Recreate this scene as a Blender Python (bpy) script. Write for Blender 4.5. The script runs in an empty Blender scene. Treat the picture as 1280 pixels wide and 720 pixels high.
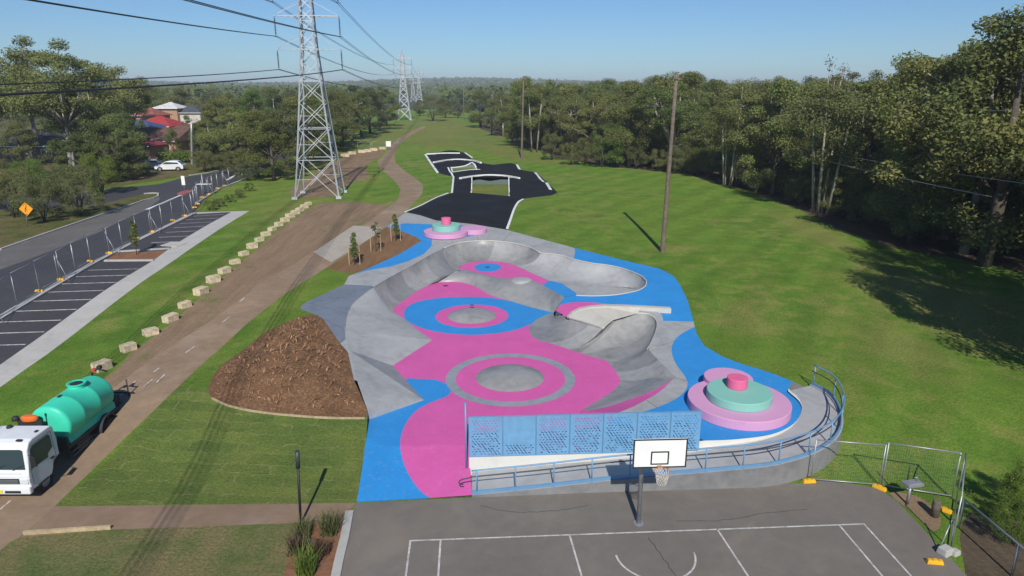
import bpy, bmesh, math, random
import numpy as np
from mathutils import Vector, Matrix, geometry

scene = bpy.context.scene
COL = scene.collection
R = math.radians

# ------------------------------------------------------------------ camera
CAM_H, PITCH, FPX = 14.0, R(16.3), 853.33
cam = bpy.data.cameras.new("Camera")
cam_o = bpy.data.objects.new("Camera", cam)
COL.objects.link(cam_o)
cam.sensor_width = 36.0
cam.lens = 24.0
cam.clip_start = 0.1
cam.clip_end = 20000
cam_o.location = (0, 0, CAM_H)
cam_o.rotation_euler = (R(90) - PITCH, 0, 0)
scene.camera = cam_o

# ------------------------------------------------------------------ light
SUN_EL, SUN_AZ = R(39), R(177.6)      # azimuth of the sun, clockwise from +Y
world = bpy.data.worlds.new("World")
scene.world = world
world.use_nodes = True
wn = world.node_tree.nodes
wn.clear()
w_out = wn.new("ShaderNodeOutputWorld")
w_bg = wn.new("ShaderNodeBackground")
sky = wn.new("ShaderNodeTexSky")
sky.sky_type = 'NISHITA'
sky.sun_disc = False
sky.sun_elevation = SUN_EL
sky.sun_rotation = SUN_AZ
sky.altitude = 50
sky.air_density = 1.0
sky.dust_density = 0.1
sky.ozone_density = 4.0
w_bg.inputs["Strength"].default_value = 0.085
w_mul = wn.new("ShaderNodeMix")
w_mul.data_type = 'RGBA'
w_mul.blend_type = 'MULTIPLY'
w_mul.inputs["Factor"].default_value = 1.0
w_mul.inputs[7].default_value = (0.61, 0.84, 1.09, 1)
world.node_tree.links.new(sky.outputs[0], w_mul.inputs[6])
world.node_tree.links.new(w_mul.outputs[2], w_bg.inputs[0])
world.node_tree.links.new(w_bg.outputs[0], w_out.inputs[0])
sun = bpy.data.lights.new("Sun", 'SUN')
sun.energy = 4.8
sun.angle = R(0.5)
sun.color = (1.0, 0.955, 0.88)
sun_o = bpy.data.objects.new("Sun", sun)
COL.objects.link(sun_o)
sd = Vector((math.sin(SUN_AZ) * math.cos(SUN_EL), math.cos(SUN_AZ) * math.cos(SUN_EL), math.sin(SUN_EL)))
sun_o.rotation_euler = sd.to_track_quat('Z', 'Y').to_euler()
sun_o.location = (0, -40, 60)
vs = scene.view_settings
vs.view_transform = 'Standard'
vs.look = 'None'
vs.exposure = 0.0
vs.gamma = 1.0
vs.use_curve_mapping = False
scene.render.engine = 'CYCLES'
scene.cycles.max_bounces = 6
scene.cycles.diffuse_bounces = 2
scene.cycles.transparent_max_bounces = 16
scene.cycles.volume_bounces = 0

# ------------------------------------------------------------------ measuring
def sm(a, b, t):
    t = min(1.0, max(0.0, (t - a) / (b - a)))
    return t * t * (3 - 2 * t)

def G(x, y):
    """Height of the ground."""
    z = 1.05 * sm(21.6, 29.5, y) + 0.6 * sm(29, 46, y) + 0.3 * sm(46, 64, y)
    z -= 1.3 * sm(23, 40, x) * sm(26, 44, y) * (1 - sm(150, 260, y))
    k = sm(19, 25, x) * sm(30, 40, y) * (1 - sm(90, 130, y))
    z += k * (0.3 * math.sin(x * 0.33 + 0.6) * math.sin(y * 0.15 + 0.4))
    d = math.hypot(x, y)
    if d > 500:
        z += 34 * sm(700, 2600, d) * (0.55 + 0.3 * math.sin(x * 0.0019 + 2.0) + 0.2 * math.sin(x * 0.0053 + y * 0.001))
    return z

def D(x, y):
    """Height of the upper decks of the skate park."""
    return max(G(x, y), 1.0)

def F1(x, y):
    return 0.36 * min(1.0, max(0.0, (y - 21.1) / 3.2)) + 0.004

def K(v):
    return lambda x, y: v

def W(px, py, z=G, dz=0.0):
    """Pixel of the 1280x720 photograph to a point on a height field."""
    a, b = (px - 640) / FPX, (py - 360) / FPX
    c, s = math.cos(PITCH), math.sin(PITCH)
    dx, dy, dn = a, c - b * s, s + b * c
    zf = z if callable(z) else K(z)
    zz = zf(0, 40) if callable(z) else z
    for _ in range(40):
        t = (CAM_H - zz) / dn
        n = zf(dx * t, dy * t)
        if abs(n - zz) < 1e-5:
            break
        zz = zz * 0.4 + n * 0.6
    t = (CAM_H - zz) / dn
    return Vector((dx * t, dy * t, zz + dz))

def at_depth(px, py, Y):
    a, b = (px - 640) / FPX, (py - 360) / FPX
    c, s = math.cos(PITCH), math.sin(PITCH)
    t = Y / (c - b * s)
    return Vector((a * t, Y, CAM_H - (s + b * c) * t))

def catmull(pts, n, closed=False):
    """n points, even along a smooth curve through pts (tuples of any size)."""
    P = np.array(pts, float)
    m = len(P)
    segs = m if closed else m - 1
    out = []
    for i in range(segs):
        if closed:
            p0, p1, p2, p3 = P[(i - 1) % m], P[i], P[(i + 1) % m], P[(i + 2) % m]
        else:
            p1, p2 = P[i], P[i + 1]
            p0 = P[i - 1] if i > 0 else 2 * p1 - p2
            p3 = P[i + 2] if i + 2 < m else 2 * p2 - p1
        for t in np.linspace(0, 1, 12, endpoint=False):
            out.append(0.5 * (2 * p1 + (p2 - p0) * t + (2 * p0 - 5 * p1 + 4 * p2 - p3) * t * t + (3 * p1 - p0 - 3 * p2 + p3) * t ** 3))
    out.append(P[0] if closed else P[-1])
    out = np.array(out)
    return resample(out, n, closed)

def resample(out, n, closed=False):
    out = np.array(out, float)
    d = np.r_[0, np.cumsum(np.linalg.norm(np.diff(out, axis=0), axis=1))]
    s = np.linspace(0, d[-1], n, endpoint=not closed)
    return np.stack([np.interp(s, d, out[:, k]) for k in range(out.shape[1])], axis=1)

def curve(pts, n=24, z=G, smooth=True, closed=False):
    """Smooth pixel curve -> world points. z: number, function, or third value of each pt."""
    if smooth:
        q = catmull(pts, n, closed)
    else:
        q = resample(list(pts) + ([pts[0]] if closed else []), n, closed)
    out = []
    for r in q:
        zz = r[2] if len(r) > 2 else z
        out.append(W(r[0], r[1], zz))
    return out

def poly(pts, z=G, smooth=False, step=1.5):
    """Closed pixel polygon -> dense world polygon."""
    if smooth:
        q = catmull(pts, max(24, len(pts) * 6), True)
    else:
        q = pts
    w = [W(a, b, z) for a, b in q]
    return densify(w, step)

def densify(w, step):
    out = []
    for i in range(len(w)):
        a, b = w[i], w[(i + 1) % len(w)]
        n = max(1, min(60, int((b - a).length / max(step, 0.03 * a.length))))
        for k in range(n):
            out.append(a.lerp(b, k / n))
    return out

def inside(P, pg):
    """P (n,2) in polygon pg -> bool array."""
    x, y = P[:, 0], P[:, 1]
    r = np.zeros(len(P), bool)
    q = np.array([(p[0], p[1]) for p in pg])
    j = len(q) - 1
    for i in range(len(q)):
        xi, yi = q[i]
        xj, yj = q[j]
        if yi != yj:
            c = ((yi > y) != (yj > y)) & (x < (xj - xi) * (y - yi) / (yj - yi) + xi)
            r ^= c
        j = i
    return r

def dist_edge(P, pg):
    q = np.array([(p[0], p[1]) for p in pg])
    best = np.full(len(P), 1e9)
    for i in range(len(q)):
        a, b = q[i], q[(i + 1) % len(q)]
        ab = b - a
        t = np.clip(((P - a) @ ab) / max(1e-9, ab @ ab), 0, 1)
        best = np.minimum(best, np.linalg.norm(P - a - t[:, None] * ab, axis=1))
    return best

# ------------------------------------------------------------------ objects
def tag(o, label=None, cat=None, group=None, kind=None):
    if label: o["label"] = label
    if cat: o["category"] = cat
    if group: o["group"] = group
    if kind: o["kind"] = kind
    return o

def empty(name, loc=(0, 0, 0), rz=0.0):
    o = bpy.data.objects.new(name, None)
    o.empty_display_size = 0.2
    o.location = loc
    o.rotation_euler = (0, 0, rz)
    COL.objects.link(o)
    return o

def link(name, me, mats, parent=None, smooth=False):
    if not isinstance(mats, (list, tuple)):
        mats = [mats]
    for m in mats:
        me.materials.append(m)
    if smooth:
        me.polygons.foreach_set("use_smooth", [True] * len(me.polygons))
    o = bpy.data.objects.new(name, me)
    COL.objects.link(o)
    if parent is not None:
        o.parent = parent
    return o

def mesh_of(name, verts, faces, mats, parent=None, smooth=False):
    me = bpy.data.meshes.new(name)
    me.from_pydata([tuple(v) for v in verts], [], faces)
    me.update()
    return link(name, me, mats, parent, smooth)

class MB:
    """Collects shapes into one bmesh."""
    def __init__(self):
        self.bm = bmesh.new()
    def box(self, c, s, rot=None, bevel=0.0, taper=None, mi=0):
        r = bmesh.ops.create_cube(self.bm, size=1.0)
        vs_ = r["verts"]
        for v in vs_:
            k = 1.0
            if taper and v.co.z > 0:
                v.co.x *= taper[0]; v.co.y *= taper[1]
            v.co.x *= s[0]; v.co.y *= s[1]; v.co.z *= s[2]
        fs = {f for v in vs_ for f in v.link_faces}
        for f in fs: f.material_index = mi
        if bevel > 0:
            es = list({e for v in vs_ for e in v.link_edges})
            rb = bmesh.ops.bevel(self.bm, geom=es, offset=bevel, segments=2, affect='EDGES', profile=0.6)
            vs_ = list({v for f in rb["faces"] for v in f.verts} | {v for v in vs_ if v.is_valid})
            for f in rb["faces"]: f.material_index = mi
        M = Matrix.Translation(Vector(c))
        if rot is not None:
            M = M @ (rot.to_4x4() if isinstance(rot, Matrix) else Matrix.Rotation(rot, 4, 'Z'))
        bmesh.ops.transform(self.bm, matrix=M, verts=vs_)
        return vs_
    def bar(self, a, b, w, h=None, mi=0):
        a, b = Vector(a), Vector(b)
        d = b - a
        L = d.length
        if L < 1e-6: return
        q = d.to_track_quat('Z', 'Y')
        self.box((a + b) / 2, (w, h or w, L), q.to_matrix(), mi=mi)
    def tube(self, pts, r, seg=8, cap=True, mi=0, closed=False):
        pts = [Vector(p) for p in pts]
        n = len(pts)
        rs = r if isinstance(r, (list, tuple)) else [r] * n
        rings = []
        up = Vector((0, 0, 1))
        prev = None
        for i, p in enumerate(pts):
            if closed:
                d = pts[(i + 1) % n] - pts[i - 1]
            else:
                d = pts[min(i + 1, n - 1)] - pts[max(i - 1, 0)]
            d = d.normalized() if d.length > 1e-9 else up
            ref = prev if prev is not None else (Vector((1, 0, 0)) if abs(d.z) > 0.9 else up)
            u = (ref - d * ref.dot(d))
            if u.length < 1e-5:
                u = d.orthogonal()
            u.normalize()
            prev = u
            v = d.cross(u)
            rings.append([self.bm.verts.new(p + (u * math.cos(t) + v * math.sin(t)) * rs[i]) for t in [2 * math.pi * k / seg for k in range(seg)]])
        m = n if closed else n - 1
        for i in range(m):
            A, B = rings[i], rings[(i + 1) % n]
            for k in range(seg):
                f = self.bm.faces.new((A[k], A[(k + 1) % seg], B[(k + 1) % seg], B[k]))
                f.material_index = mi
                f.smooth = True
        if cap and not closed:
            try:
                self.bm.faces.new(list(reversed(rings[0]))).material_index = mi
                self.bm.faces.new(rings[-1]).material_index = mi
            except ValueError:
                pass
    def lathe(self, prof, c=(0, 0, 0), seg=32, mi=0, axis=None, smooth=False):
        M = Matrix.Translation(Vector(c))
        if axis is not None:
            M = M @ axis.to_4x4()
        rings = []
        for (r, z) in prof:
            if r < 1e-6:
                rings.append([self.bm.verts.new(M @ Vector((0, 0, z)))])
            else:
                rings.append([self.bm.verts.new(M @ Vector((r * math.cos(2 * math.pi * k / seg), r * math.sin(2 * math.pi * k / seg), z))) for k in range(seg)])
        for A, B in zip(rings[:-1], rings[1:]):
            for k in range(seg):
                k2 = (k + 1) % seg
                vv = [A[k % len(A)], A[k2 % len(A)], B[k2 % len(B)], B[k % len(B)]]
                u = []
                for v in vv:
                    if v not in u: u.append(v)
                if len(u) >= 3:
                    f = self.bm.faces.new(u)
                    f.material_index = mi
                    f.smooth = smooth
    def prism(self, outline, z0, z1, M=None, mi=0):
        """outline: list of (x,y); extruded z0..z1, then matrix M."""
        M = M or Matrix.Identity(4)
        a = [self.bm.verts.new(M @ Vector((p[0], p[1], z0))) for p in outline]
        b = [self.bm.verts.new(M @ Vector((p[0], p[1], z1))) for p in outline]
        n = len(a)
        fs = [self.bm.faces.new(list(reversed(a))), self.bm.faces.new(b)]
        for i in range(n):
            fs.append(self.bm.faces.new((a[i], a[(i + 1) % n], b[(i + 1) % n], b[i])))
        for f in fs: f.material_index = mi
    def build(self, name, mats, parent=None, smooth=False, fix=True):
        if fix:
            bmesh.ops.recalc_face_normals(self.bm, faces=self.bm.faces)
        me = bpy.data.meshes.new(name)
        self.bm.to_mesh(me)
        self.bm.free()
        return link(name, me, mats, parent, smooth)

def copy_tree(o, parent=None):
    c = o.copy()
    COL.objects.link(c)
    if parent is not None:
        c.parent = parent
    for ch in [x for x in o.children]:
        copy_tree(ch, c)
    return c

def ordinal(n):
    w = ["first", "second", "third", "fourth", "fifth", "sixth", "seventh", "eighth", "ninth", "tenth", "eleventh", "twelfth",
         "thirteenth", "fourteenth", "fifteenth", "sixteenth", "seventeenth", "eighteenth", "nineteenth", "twentieth"]
    return w[n] if n < 20 else ("twenty " + w[n - 20])

# ------------------------------------------------------------------ materials
def srgb(r, g, b):
    f = lambda c: c / 12.92 if c <= 0.04045 else ((c + 0.055) / 1.055) ** 2.4
    return (f(r / 255), f(g / 255), f(b / 255), 1.0)

class NT:
    def __init__(self, name):
        self.m = bpy.data.materials.new(name)
        self.m.use_nodes = True
        self.t = self.m.node_tree
        self.n = self.t.nodes
        self.n.clear()
        self.out = self.n.new("ShaderNodeOutputMaterial")
        self.b = self.n.new("ShaderNodeBsdfPrincipled")
        self.lk(self.b.outputs[0], self.out.inputs[0])
        self.tc = self.n.new("ShaderNodeTexCoord")
    def lk(self, a, b):
        self.t.links.new(a, b)
    def pos(self, scale=(1, 1, 1), rot=(0, 0, 0), obj=True):
        mp = self.n.new("ShaderNodeMapping")
        mp.inputs["Scale"].default_value = scale
        mp.inputs["Rotation"].default_value = rot
        self.lk(self.tc.outputs["Object" if obj else "Generated"], mp.inputs["Vector"])
        return mp.outputs[0]
    def noise(self, scale, detail=4, rough=0.55, vec=None, dist=0.0):
        n = self.n.new("ShaderNodeTexNoise")
        n.inputs["Scale"].default_value = scale
        n.inputs["Detail"].default_value = detail
        n.inputs["Roughness"].default_value = rough
        n.inputs["Distortion"].default_value = dist
        self.lk(vec if vec is not None else self.pos(), n.inputs["Vector"])
        return n.outputs[0]
    def ramp(self, fac, stops):
        r = self.n.new("ShaderNodeValToRGB")
        e = r.color_ramp.elements
        while len(e) > 1: e.remove(e[-1])
        e[0].position = stops[0][0]; e[0].color = self.c4(stops[0][1])
        for p, c in stops[1:]:
            x = e.new(p); x.color = self.c4(c)
        self.lk(fac, r.inputs[0])
        return r.outputs[0]
    @staticmethod
    def c4(c):
        if isinstance(c, (int, float)): return (c, c, c, 1)
        return tuple(c) if len(c) == 4 else tuple(c) + (1,)
    def mix(self, fac, a, b, mode='MIX'):
        x = self.n.new("ShaderNodeMix")
        x.data_type = 'RGBA'
        x.blend_type = mode
        for s, v in ((x.inputs["Factor"], fac), (x.inputs[6], a), (x.inputs[7], b)):
            if hasattr(v, "links") or isinstance(v, bpy.types.NodeSocket): self.lk(v, s)
            elif isinstance(v, (int, float)) and s == x.inputs["Factor"]: s.default_value = v
            else: s.default_value = self.c4(v)
        return x.outputs[2]
    def math(self, op, a, b=0.0):
        x = self.n.new("ShaderNodeMath")
        x.operation = op
        for s, v in ((x.inputs[0], a), (x.inputs[1], b)):
            if isinstance(v, bpy.types.NodeSocket): self.lk(v, s)
            else: s.default_value = v
        return x.outputs[0]
    def bump(self, h, strength=0.3, dist=0.02, prev=None):
        b = self.n.new("ShaderNodeBump")
        b.inputs["Strength"].default_value = strength
        b.inputs["Distance"].default_value = dist
        self.lk(h, b.inputs["Height"])
        if prev is not None: self.lk(prev, b.inputs["Normal"])
        self.lk(b.outputs[0], self.b.inputs["Normal"])
        return b.outputs[0]
    def color(self, c):
        if isinstance(c, bpy.types.NodeSocket): self.lk(c, self.b.inputs["Base Color"])
        else: self.b.inputs["Base Color"].default_value = self.c4(c)
        return self
    def rough(self, v, metal=0.0, spec=None):
        self.b.inputs["Roughness"].default_value = v
        self.b.inputs["Metallic"].default_value = metal
        if spec is not None: self.b.inputs["Specular IOR Level"].default_value = spec
        return self

def mat(name, col, rough=0.6, var=0.12, scale=3.0, metal=0.0, bump=0.0, bscale=30.0, spec=0.35):
    t = NT(name)
    c = NT.c4(col)
    if var > 0:
        n = t.noise(scale, 5)
        lo = tuple(max(0, x * (1 - var * 1.6)) for x in c[:3])
        hi = tuple(min(1, x * (1 + var)) for x in c[:3])
        t.color(t.ramp(n, [(0.3, lo), (0.7, hi)]))
    else:
        t.color(c)
    t.rough(rough, metal, spec)
    if bump > 0:
        t.bump(t.noise(bscale, 3), bump, 0.02)
    return t.m

def concrete(name, col, var=0.28, spec=0.3, rough=0.65):
    """Poured concrete with cloudy blotches, darker trowel marks and fine grain."""
    t = NT(name)
    c = NT.c4(col)[:3]
    a = t.noise(0.55, 6, 0.62, dist=0.6)
    b = t.noise(2.6, 5, 0.6)
    f = t.noise(45, 2)
    k = t.math('ADD', t.math('MULTIPLY', a, 0.55), t.math('ADD', t.math('MULTIPLY', b, 0.35), t.math('MULTIPLY', f, 0.1)))
    t.color(t.ramp(k, [(0.32, tuple(x * (1 - var * 1.5) for x in c)), (0.5, c), (0.68, tuple(x * (1 + var) for x in c))]))
    t.rough(rough, 0, spec)
    t.bump(f, 0.12, 0.01)
    return t.m

def paint(name, col, var=0.07):
    """Matt floor paint on concrete: nearly even, some scuffs and dust."""
    t = NT(name)
    c = NT.c4(col)[:3]
    a = t.noise(0.7, 6, 0.65, dist=0.4)
    s = t.noise(5.5, 6, 0.75)
    base = t.ramp(a, [(0.3, tuple(x * (1 - var) for x in c)), (0.7, tuple(x * (1 + var) for x in c))])
    dust = t.ramp(s, [(0.55, 0.0), (0.75, 1.0)])
    dustf = t.math('MULTIPLY', dust, 0.22)
    v = t.pos((0.35, 2.2, 1), (0, 0, R(25)))
    sk = t.ramp(t.noise(1.3, 5, 0.7, vec=v), [(0.62, 0.0), (0.72, 0.5)])
    base = t.mix(t.math('MULTIPLY', sk, 0.35), base, tuple(x * 0.55 + 0.02 for x in c))
    t.color(t.mix(dustf, base, (0.55, 0.53, 0.5)))
    t.rough(0.6, 0, 0.22)
    t.bump(t.noise(60, 2), 0.08, 0.01)
    return t.m

def grass(name, lush, dry, amount, stripe=None, seams=False, patches=(), fine=1.0):
    """Mown grass: blades as fine grain, clumps, and dry patches."""
    t = NT(name)
    L, Dn = NT.c4(lush)[:3], NT.c4(dry)[:3]
    big = t.noise(0.085, 5, 0.6, dist=0.5)
    med = t.noise(0.55, 6, 0.68, dist=0.3)
    fin = t.noise(9.0 * fine, 5, 0.75)
    tiny = t.noise(38.0 * fine, 3, 0.7)
    k = t.math('ADD', t.math('MULTIPLY', big, 0.5), t.math('MULTIPLY', med, 0.5))
    dryf = t.ramp(k, [(0.62 - amount * 0.3, 0.0), (0.78 - amount * 0.25, 1.0)])
    g0 = t.ramp(med, [(0.28, (L[0] * .62, L[1] * .74, L[2] * .8)), (0.50, L), (0.72, (L[0] * 1.45, L[1] * 1.18, L[2] * 1.25))])
    b2 = t.noise(0.03, 4, 0.6, dist=1.2)
    g0 = t.mix(t.ramp(b2, [(0.4, 0.0), (0.62, 0.7)]), g0, (L[0] * 1.5, L[1] * 1.12, L[2] * 1.3))
    for (cx, cy, rx, ry, am) in patches:
        vm = t.n.new("ShaderNodeVectorMath"); vm.operation = 'SUBTRACT'; vm.inputs[1].default_value = (cx, cy, 0); t.lk(t.tc.outputs["Object"], vm.inputs[0])
        v2 = t.n.new("ShaderNodeVectorMath"); v2.operation = 'MULTIPLY'; v2.inputs[1].default_value = (1 / rx, 1 / ry, 0); t.lk(vm.outputs[0], v2.inputs[0])
        v3 = t.n.new("ShaderNodeVectorMath"); v3.operation = 'LENGTH'; t.lk(v2.outputs[0], v3.inputs[0])
        q = t.math('ADD', v3.outputs["Value"], t.math('MULTIPLY', t.math('SUBTRACT', t.noise(0.7, 6, 0.7), 0.5), 2.4))
        dryf = t.math('MAXIMUM', dryf, t.math('MULTIPLY', t.ramp(q, [(0.35, 1.0), (1.0, 0.0)]), am))
    col = t.mix(dryf, g0, t.ramp(fin, [(0.3, tuple(x * 0.75 for x in Dn)), (0.7, tuple(x * 1.15 for x in Dn))]))
    if stripe:
        ang, width, dep = stripe
        v = t.pos((1, 1, 1), (0, 0, R(ang)))
        w = t.n.new("ShaderNodeTexWave")
        w.wave_type = 'BANDS'
        w.inputs["Scale"].default_value = 0.314 / width
        w.inputs["Distortion"].default_value = 9.0
        w.inputs["Detail"].default_value = 5
        w.inputs["Detail Scale"].default_value = 0.35
        w.inputs["Detail Roughness"].default_value = 0.65
        t.lk(v, w.inputs["Vector"])
        sfac = t.ramp(w.outputs["Fac"], [(0.3, 1 - dep), (0.7, 1 + dep * 0.6)])
        col = t.mix(1.0, col, sfac, 'MULTIPLY')
    gr = t.ramp(fin, [(0.25, 0.62), (0.5, 1.0), (0.78, 1.4)])
    col = t.mix(1.0, col, gr, 'MULTIPLY')
    gt = t.ramp(tiny, [(0.3, 0.72), (0.7, 1.28)])
    col = t.mix(1.0, col, gt, 'MULTIPLY')
    if seams:
        nv = t.n.new("ShaderNodeTexNoise")
        nv.inputs["Scale"].default_value = 0.9
        nv.inputs["Detail"].default_value = 4
        t.lk(t.pos(), nv.inputs["Vector"])
        mx = t.n.new("ShaderNodeVectorMath"); mx.operation = 'MULTIPLY_ADD'
        mx.inputs[1].default_value = (0.85, 0.85, 0)
        t.lk(nv.outputs["Color"], mx.inputs[0])
        t.lk(t.pos((1, 1, 1), (0, 0, R(4))), mx.inputs[2])
        br = t.n.new("ShaderNodeTexBrick")
        br.inputs["Scale"].default_value = 1.0
        br.inputs["Brick Width"].default_value = 1.9
        br.inputs["Row Height"].default_value = 0.62
        br.inputs["Mortar Size"].default_value = 0.05
        br.inputs["Mortar Smooth"].default_value = 0.9
        t.lk(mx.outputs[0], br.inputs["Vector"])
        br.offset = 0.43
        on = t.math('MULTIPLY', br.outputs["Fac"], t.ramp(t.noise(1.5, 5, 0.75), [(0.46, 0.0), (0.64, 1.0)]))
        br.inputs["Color1"].default_value = (0.82, 0.86, 0.82, 1); br.inputs["Color2"].default_value = (1.15, 1.08, 1.0, 1); br.inputs["Mortar"].default_value = (1, 1, 1, 1)
        col = t.mix(1.0, col, br.outputs["Color"], 'MULTIPLY')
        col = t.mix(t.math('MULTIPLY', on, 0.6), col, (0.34, 0.29, 0.14))
    t.color(col)
    t.rough(0.9, 0, 0.05)
    b1 = t.bump(fin, 0.75, 0.10)
    t.bump(tiny, 0.6, 0.04, b1)
    return t.m

M = {}
M['concrete'] = concrete('concrete_pale', (0.345, 0.35, 0.35), 0.18)
M['concrete_bowl'] = concrete('concrete_bowl', (0.265, 0.265, 0.258), 0.24, 0.5, 0.42)
M['concrete_bowl2'] = concrete('concrete_bowl_pale', (0.31, 0.31, 0.30), 0.22, 0.5, 0.45)
M['concrete_bowl3'] = concrete('concrete_bowl_dark', (0.225, 0.228, 0.225), 0.26, 0.5, 0.42)
M['joint'] = mat('joint_filler', (0.07, 0.07, 0.07), 0.8, 0.0)
M['concrete_blue'] = concrete('concrete_blue_grey', (0.165, 0.19, 0.235), 0.16)
M['concrete_cream'] = concrete('concrete_cream', (0.50, 0.48, 0.42), 0.12)
M['concrete_wall'] = concrete('concrete_wall', (0.20, 0.20, 0.20), 0.25)
M['concrete_ramp'] = concrete('concrete_ramp', (0.36, 0.36, 0.36), 0.15)
M['white_wall'] = concrete('white_wall', (0.62, 0.61, 0.56), 0.06)
M['kerb'] = concrete('kerb_concrete', (0.42, 0.41, 0.38), 0.15)
M['path_white'] = concrete('path_white', (0.47, 0.45, 0.415), 0.12)
M['pink'] = paint('pink_paint', (0.60, 0.105, 0.34))
M['blue'] = paint('blue_paint', (0.03, 0.25, 0.60))
M['ringgrey'] = concrete('ring_grey', (0.26, 0.29, 0.32), 0.2)
M['lilac'] = paint('lilac_paint', (0.60, 0.31, 0.50), 0.03)
M['mint'] = paint('mint_paint', (0.22, 0.50, 0.42), 0.03)
M['rose'] = paint('rose_paint', (0.70, 0.13, 0.28), 0.03)
M['white'] = mat('white_paint', (0.78, 0.78, 0.76), 0.5, 0.05, 2)
def worn_line():
    t = NT('line_white')
    t.color(t.mix(t.ramp(t.noise(3.2, 6, 0.75), [(0.42, 0.0), (0.66, 0.8)]), (0.62, 0.60, 0.56), (0.17, 0.16, 0.15)))
    t.rough(0.75, 0, 0.2)
    return t.m
M['linewhite'] = worn_line()
M['black'] = mat('black_paint', (0.02, 0.02, 0.022), 0.5, 0.05)
M['steel'] = mat('galvanised_steel', (0.42, 0.43, 0.45), 0.45, 0.1, 4, 0.6)
M['pylonsteel'] = mat('pylon_steel', (0.52, 0.54, 0.56), 0.5, 0.08, 0.6, 0.25)
M['darksteel'] = mat('dark_steel', (0.06, 0.065, 0.07), 0.5, 0.1, 4, 0.3)
M['bluemetal'] = mat('blue_metal', (0.135, 0.285, 0.46), 0.45, 0.06, 2, 0.1)
M['bluepanel'] = mat('blue_panel', (0.16, 0.35, 0.56), 0.45, 0.08, 3, 0.1)
M['wood'] = mat('weathered_timber', (0.16, 0.125, 0.095), 0.85, 0.25, 5, bump=0.4, bscale=15)
M['palewood'] = mat('pale_timber', (0.42, 0.33, 0.20), 0.85, 0.2, 5)
M['yellow'] = mat('yellow_plastic', (0.75, 0.40, 0.02), 0.5, 0.08, 4)
M['wire'] = mat('cable_metal', (0.035, 0.037, 0.042), 0.6, 0.0)
M['porcelain'] = mat('insulator_glaze', (0.07, 0.06, 0.06), 0.35, 0.0)
M['rubber'] = mat('rubber', (0.018, 0.018, 0.019), 0.8, 0.1, 8)
M['glass'] = mat('tinted_glass', (0.035, 0.055, 0.07), 0.06, 0.0, spec=0.8)
M['sandstone'] = mat('sandstone', (0.60, 0.49, 0.33), 0.9, 0.25, 3.5, bump=0.7, bscale=7)

# ------------------------------------------------------------------ ground
M['lawn'] = grass('lawn', (0.118, 0.215, 0.030), (0.26, 0.24, 0.08), 0.36, stripe=(34, 3.4, 0.07), patches=((28, 40, 8, 13, 0.85), (20, 33, 3, 5, 0.5), (12.6, 53.2, 3, 1.6, 0.7), (27, 60, 3.5, 14, 0.6), (-22.5, 72, 5, 16, 0.5)))
M['turf'] = grass('turf', (0.120, 0.180, 0.044), (0.20, 0.17, 0.06), 0.08, seams=True)
M['patchy'] = grass('patchy_grass', (0.12, 0.17, 0.045), (0.27, 0.20, 0.11), 0.80)
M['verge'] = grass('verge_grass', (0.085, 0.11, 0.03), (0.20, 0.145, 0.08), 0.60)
M['field'] = grass('field_grass', (0.135, 0.20, 0.042), (0.24, 0.19, 0.06), 0.5, stripe=(70, 7, 0.04))
M['worn'] = grass('worn_grass', (0.10, 0.15, 0.03), (0.22, 0.17, 0.09), 0.60)
M['farland'] = mat('far_land', (0.05, 0.065, 0.028), 0.95, 0.4, 0.01)

def dirt(name, lo, hi, green, gthr):
    t = NT(name)
    a = t.noise(0.35, 6, 0.65, dist=0.4)
    f = t.noise(6, 5, 0.7)
    v = t.pos((1.6, 0.22, 1))
    s = t.noise(1.2, 4, 0.6, vec=v)
    base = t.ramp(t.math('ADD', t.math('MULTIPLY', f, 0.5), t.math('MULTIPLY', s, 0.5)), [(0.32, lo), (0.68, hi)])
    g = t.ramp(a, [(gthr, 0.0), (gthr + 0.14, 1.0)])
    t.color(t.mix(t.math('MULTIPLY', g, 0.85), base, t.ramp(f, [(0.3, tuple(x * 0.7 for x in green)), (0.7, tuple(x * 1.25 for x in green))])))
    t.rough(0.95, 0, 0.1)
    t.bump(f, 0.6, 0.05)
    return t.m
M['dirt'] = dirt('dirt_ground', (0.17, 0.11, 0.068), (0.31, 0.22, 0.14), (0.13, 0.15, 0.045), 0.56)
M['soil'] = dirt('garden_soil', (0.13, 0.072, 0.038), (0.27, 0.16, 0.085), (0.10, 0.09, 0.03), 0.70)
M['litter'] = dirt('leaf_litter', (0.055, 0.042, 0.028), (0.14, 0.105, 0.07), (0.07, 0.085, 0.03), 0.56)
M['redsoil'] = dirt('red_mulch', (0.16, 0.075, 0.042), (0.30, 0.16, 0.095), (0.15, 0.12, 0.05), 0.62)

def asphalt(name, c, var, spec=0.3, rough=0.75, blot=None):
    t = NT(name)
    a = t.noise(0.33, 6, 0.68, dist=0.7)
    b = t.noise(2.2, 5, 0.65)
    f = t.noise(55, 2, 0.7)
    k = t.math('ADD', t.math('MULTIPLY', a, 0.6), t.math('MULTIPLY', b, 0.4))
    col = t.ramp(k, [(0.33, tuple(x * (1 - var) for x in c)), (0.52, c), (0.7, tuple(x * (1 + var * 1.3) for x in c))])
    if blot:
        col = t.mix(t.ramp(t.noise(0.21, 5, 0.6, dist=1.0), [(0.53, 0.0), (0.7, 0.75)]), col, blot)
    col = t.mix(1.0, col, t.ramp(f, [(0.3, 0.78), (0.7, 1.22)]), 'MULTIPLY')
    t.color(col)
    t.rough(rough, 0, spec)
    t.bump(f, 0.35, 0.012)
    return t.m
M['court'] = asphalt('court_asphalt', (0.178, 0.157, 0.134), 0.15, blot=(0.235, 0.202, 0.16))
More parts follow.
